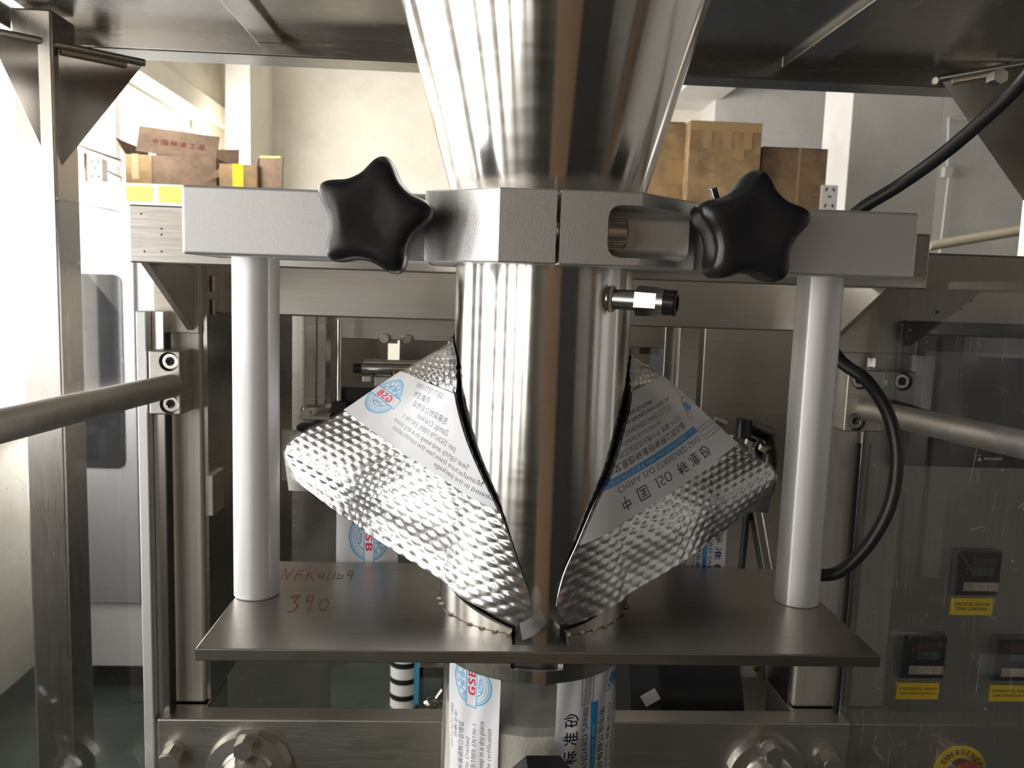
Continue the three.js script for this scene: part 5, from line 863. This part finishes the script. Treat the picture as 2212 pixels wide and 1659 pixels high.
// rack of cartons at the right: an unseen cabinet below, made dark to dim the deck reflections
const ZS = -2.2;
{
  const a = onZ(1330, 470, ZS), b = onZ(1830, 470, ZS), t = thing('storage_cabinet', 'low storage cabinet under the brown cartons, made dark to dim the deck reflections', 'cabinet', [(a.x + b.x) / 2, FLOOR, ZS - 0.2]), hw = (b.x - a.x) / 2;
  part('body', bb(-hw, hw, 0.05, a.y - FLOOR, -0.24, 0.24, 0.006), M.unseenDark, t); part('foot', bb(-hw + 0.02, hw - 0.02, 0, 0.05, -0.2, 0.2, 0.003), M.blackMetal, t);
  for (const s of [0, 1]) { const d = part('door', bb(s ? 0.004 : -hw + 0.01, s ? hw - 0.01 : -0.004, 0.08, a.y - FLOOR - 0.03, 0.24, 0.254, 0.003), M.unseenDark, t); part('handle', bb(s ? 0.02 : -0.03, s ? 0.03 : -0.02, 0.8, 0.95, 0.254, 0.275, 0.003), M.steelSmooth, d); }
}
const yTopS = onZ(1580, 470, ZS).y;
{
  const list = [['tall_carton', [1376, 1470, 264, 470], -2.26, 0.3, M.carton, 'tall brown carton half hidden behind the funnel'], ['taped_tall_carton', [1480, 1634, 264, 470], -2.2, 0.34, M.carton, 'tall light brown carton patched with strips of tape'], ['dark_carton', [1638, 1778, 310, 470], -2.26, 0.3, M.cartonDark, 'darker brown carton beside the white pillar']];
  list.forEach(([n, q, z, D, m, l], i) => {
    const { t, W, h, d } = carton(n, q, z, D, m, l, false); t.position.y = yTopS + 0.0005;
    if (i === 1) for (const [u, v0, v1] of [[-0.62, 0.72, 0.9], [-0.05, 0.72, 0.9], [0.5, 0.72, 0.9], [0.3, 0.6, 0.72]]) part('packing_tape', bb(W * u, W * (u + 0.24), h * v0, h * v1, d, d + 0.0012, 0), M.tape, t);
    if (i === 1) part('packing_tape', bb(-W, W, h * 0.9, h + 0.001, d, d + 0.0014, 0), M.tape, t);
    if (i === 0) part('packing_tape', bb(W * 0.2, W, h * 0.35, h * 0.6, d, d + 0.0012, 0), M.tape, t);
    if (i === 2) part('packing_tape', bb(W * 0.1, W * 0.18, h * 0.1, h, d, d + 0.0012, 0), M.tape, t);
  });
}
{ // unseen dark machine added to darken what the deck mirrors
  const t = thing('added_dark_machine', 'unseen low dark machine added to darken the deck reflections', 'machine', [-0.02, FLOOR, -3.1]);
  part('body', bb(-0.42, 0.4, 0.12, 0.95, -0.5, 0.5, 0.01), M.unseenDark, t); part('top_plate', bb(-0.44, 0.42, 0.95, 0.975, -0.52, 0.52, 0.004), M.dull, t);
  for (const [x, z] of [[-0.38, -0.45], [0.36, -0.45], [-0.38, 0.45], [0.36, 0.45]]) part('foot', bb(x - 0.03, x + 0.03, 0, 0.12, z - 0.03, z + 0.03, 0.004), M.blackMetal, t);
}
// white sockets
function socket(px0, py0, px1, py1, z, label) {
  const a = onZ(px0, py0, z), b = onZ(px1, py1, z), w = b.x - a.x, h = a.y - b.y, t = thing('socket_strip', label, 'socket strip', [(a.x + b.x) / 2, b.y, z]);
  part('case', bb(-w / 2, w / 2, 0, h, -0.04, 0, 0.003), M.white, t);
  for (let k = 0; k < 2; k++) for (const [u, v, r] of [[-0.22, 0.36, -0.4], [0.22, 0.36, 0.4], [0, 0.14, 1.57]]) part('slot', bb(-w * 0.05, w * 0.05, -h * 0.05, h * 0.05, 0, 0.001, 0), M.blackMetal, t, [w * u, h * (0.5 * k + v), 0], [0, 0, r]);
}
socket(1776, 399, 1806, 470, -2.25, 'white socket strip standing beside the darker carton');
socket(190, 340, 222, 404, -2.2, 'white socket strip standing on the white machine near the window'); 
{ const z = -2.15, t = thing('equipment_frame', 'grey steel frame standing in front of the bright window', 'frame', [onZ(180, 398, z).x, yTopN, -2.35]);
  const o = t.position, w = (px, py, dz = 0) => onZ(px, py, -2.35 + dz).sub(o); part('post', rod(w(165, 330).setY(0), w(165, 318), 0.006, 8), M.dull, t); part('post', rod(w(182, 330).setY(0), w(182, 320), 0.01, 8), M.dull, t); part('bar', rod(w(160, 316), w(262, 352), 0.012, 8), M.dull, t); part('bar', rod(w(228, 372), w(262, 388), 0.01, 8), M.dull, t); }
renderer.render(scene, camera);
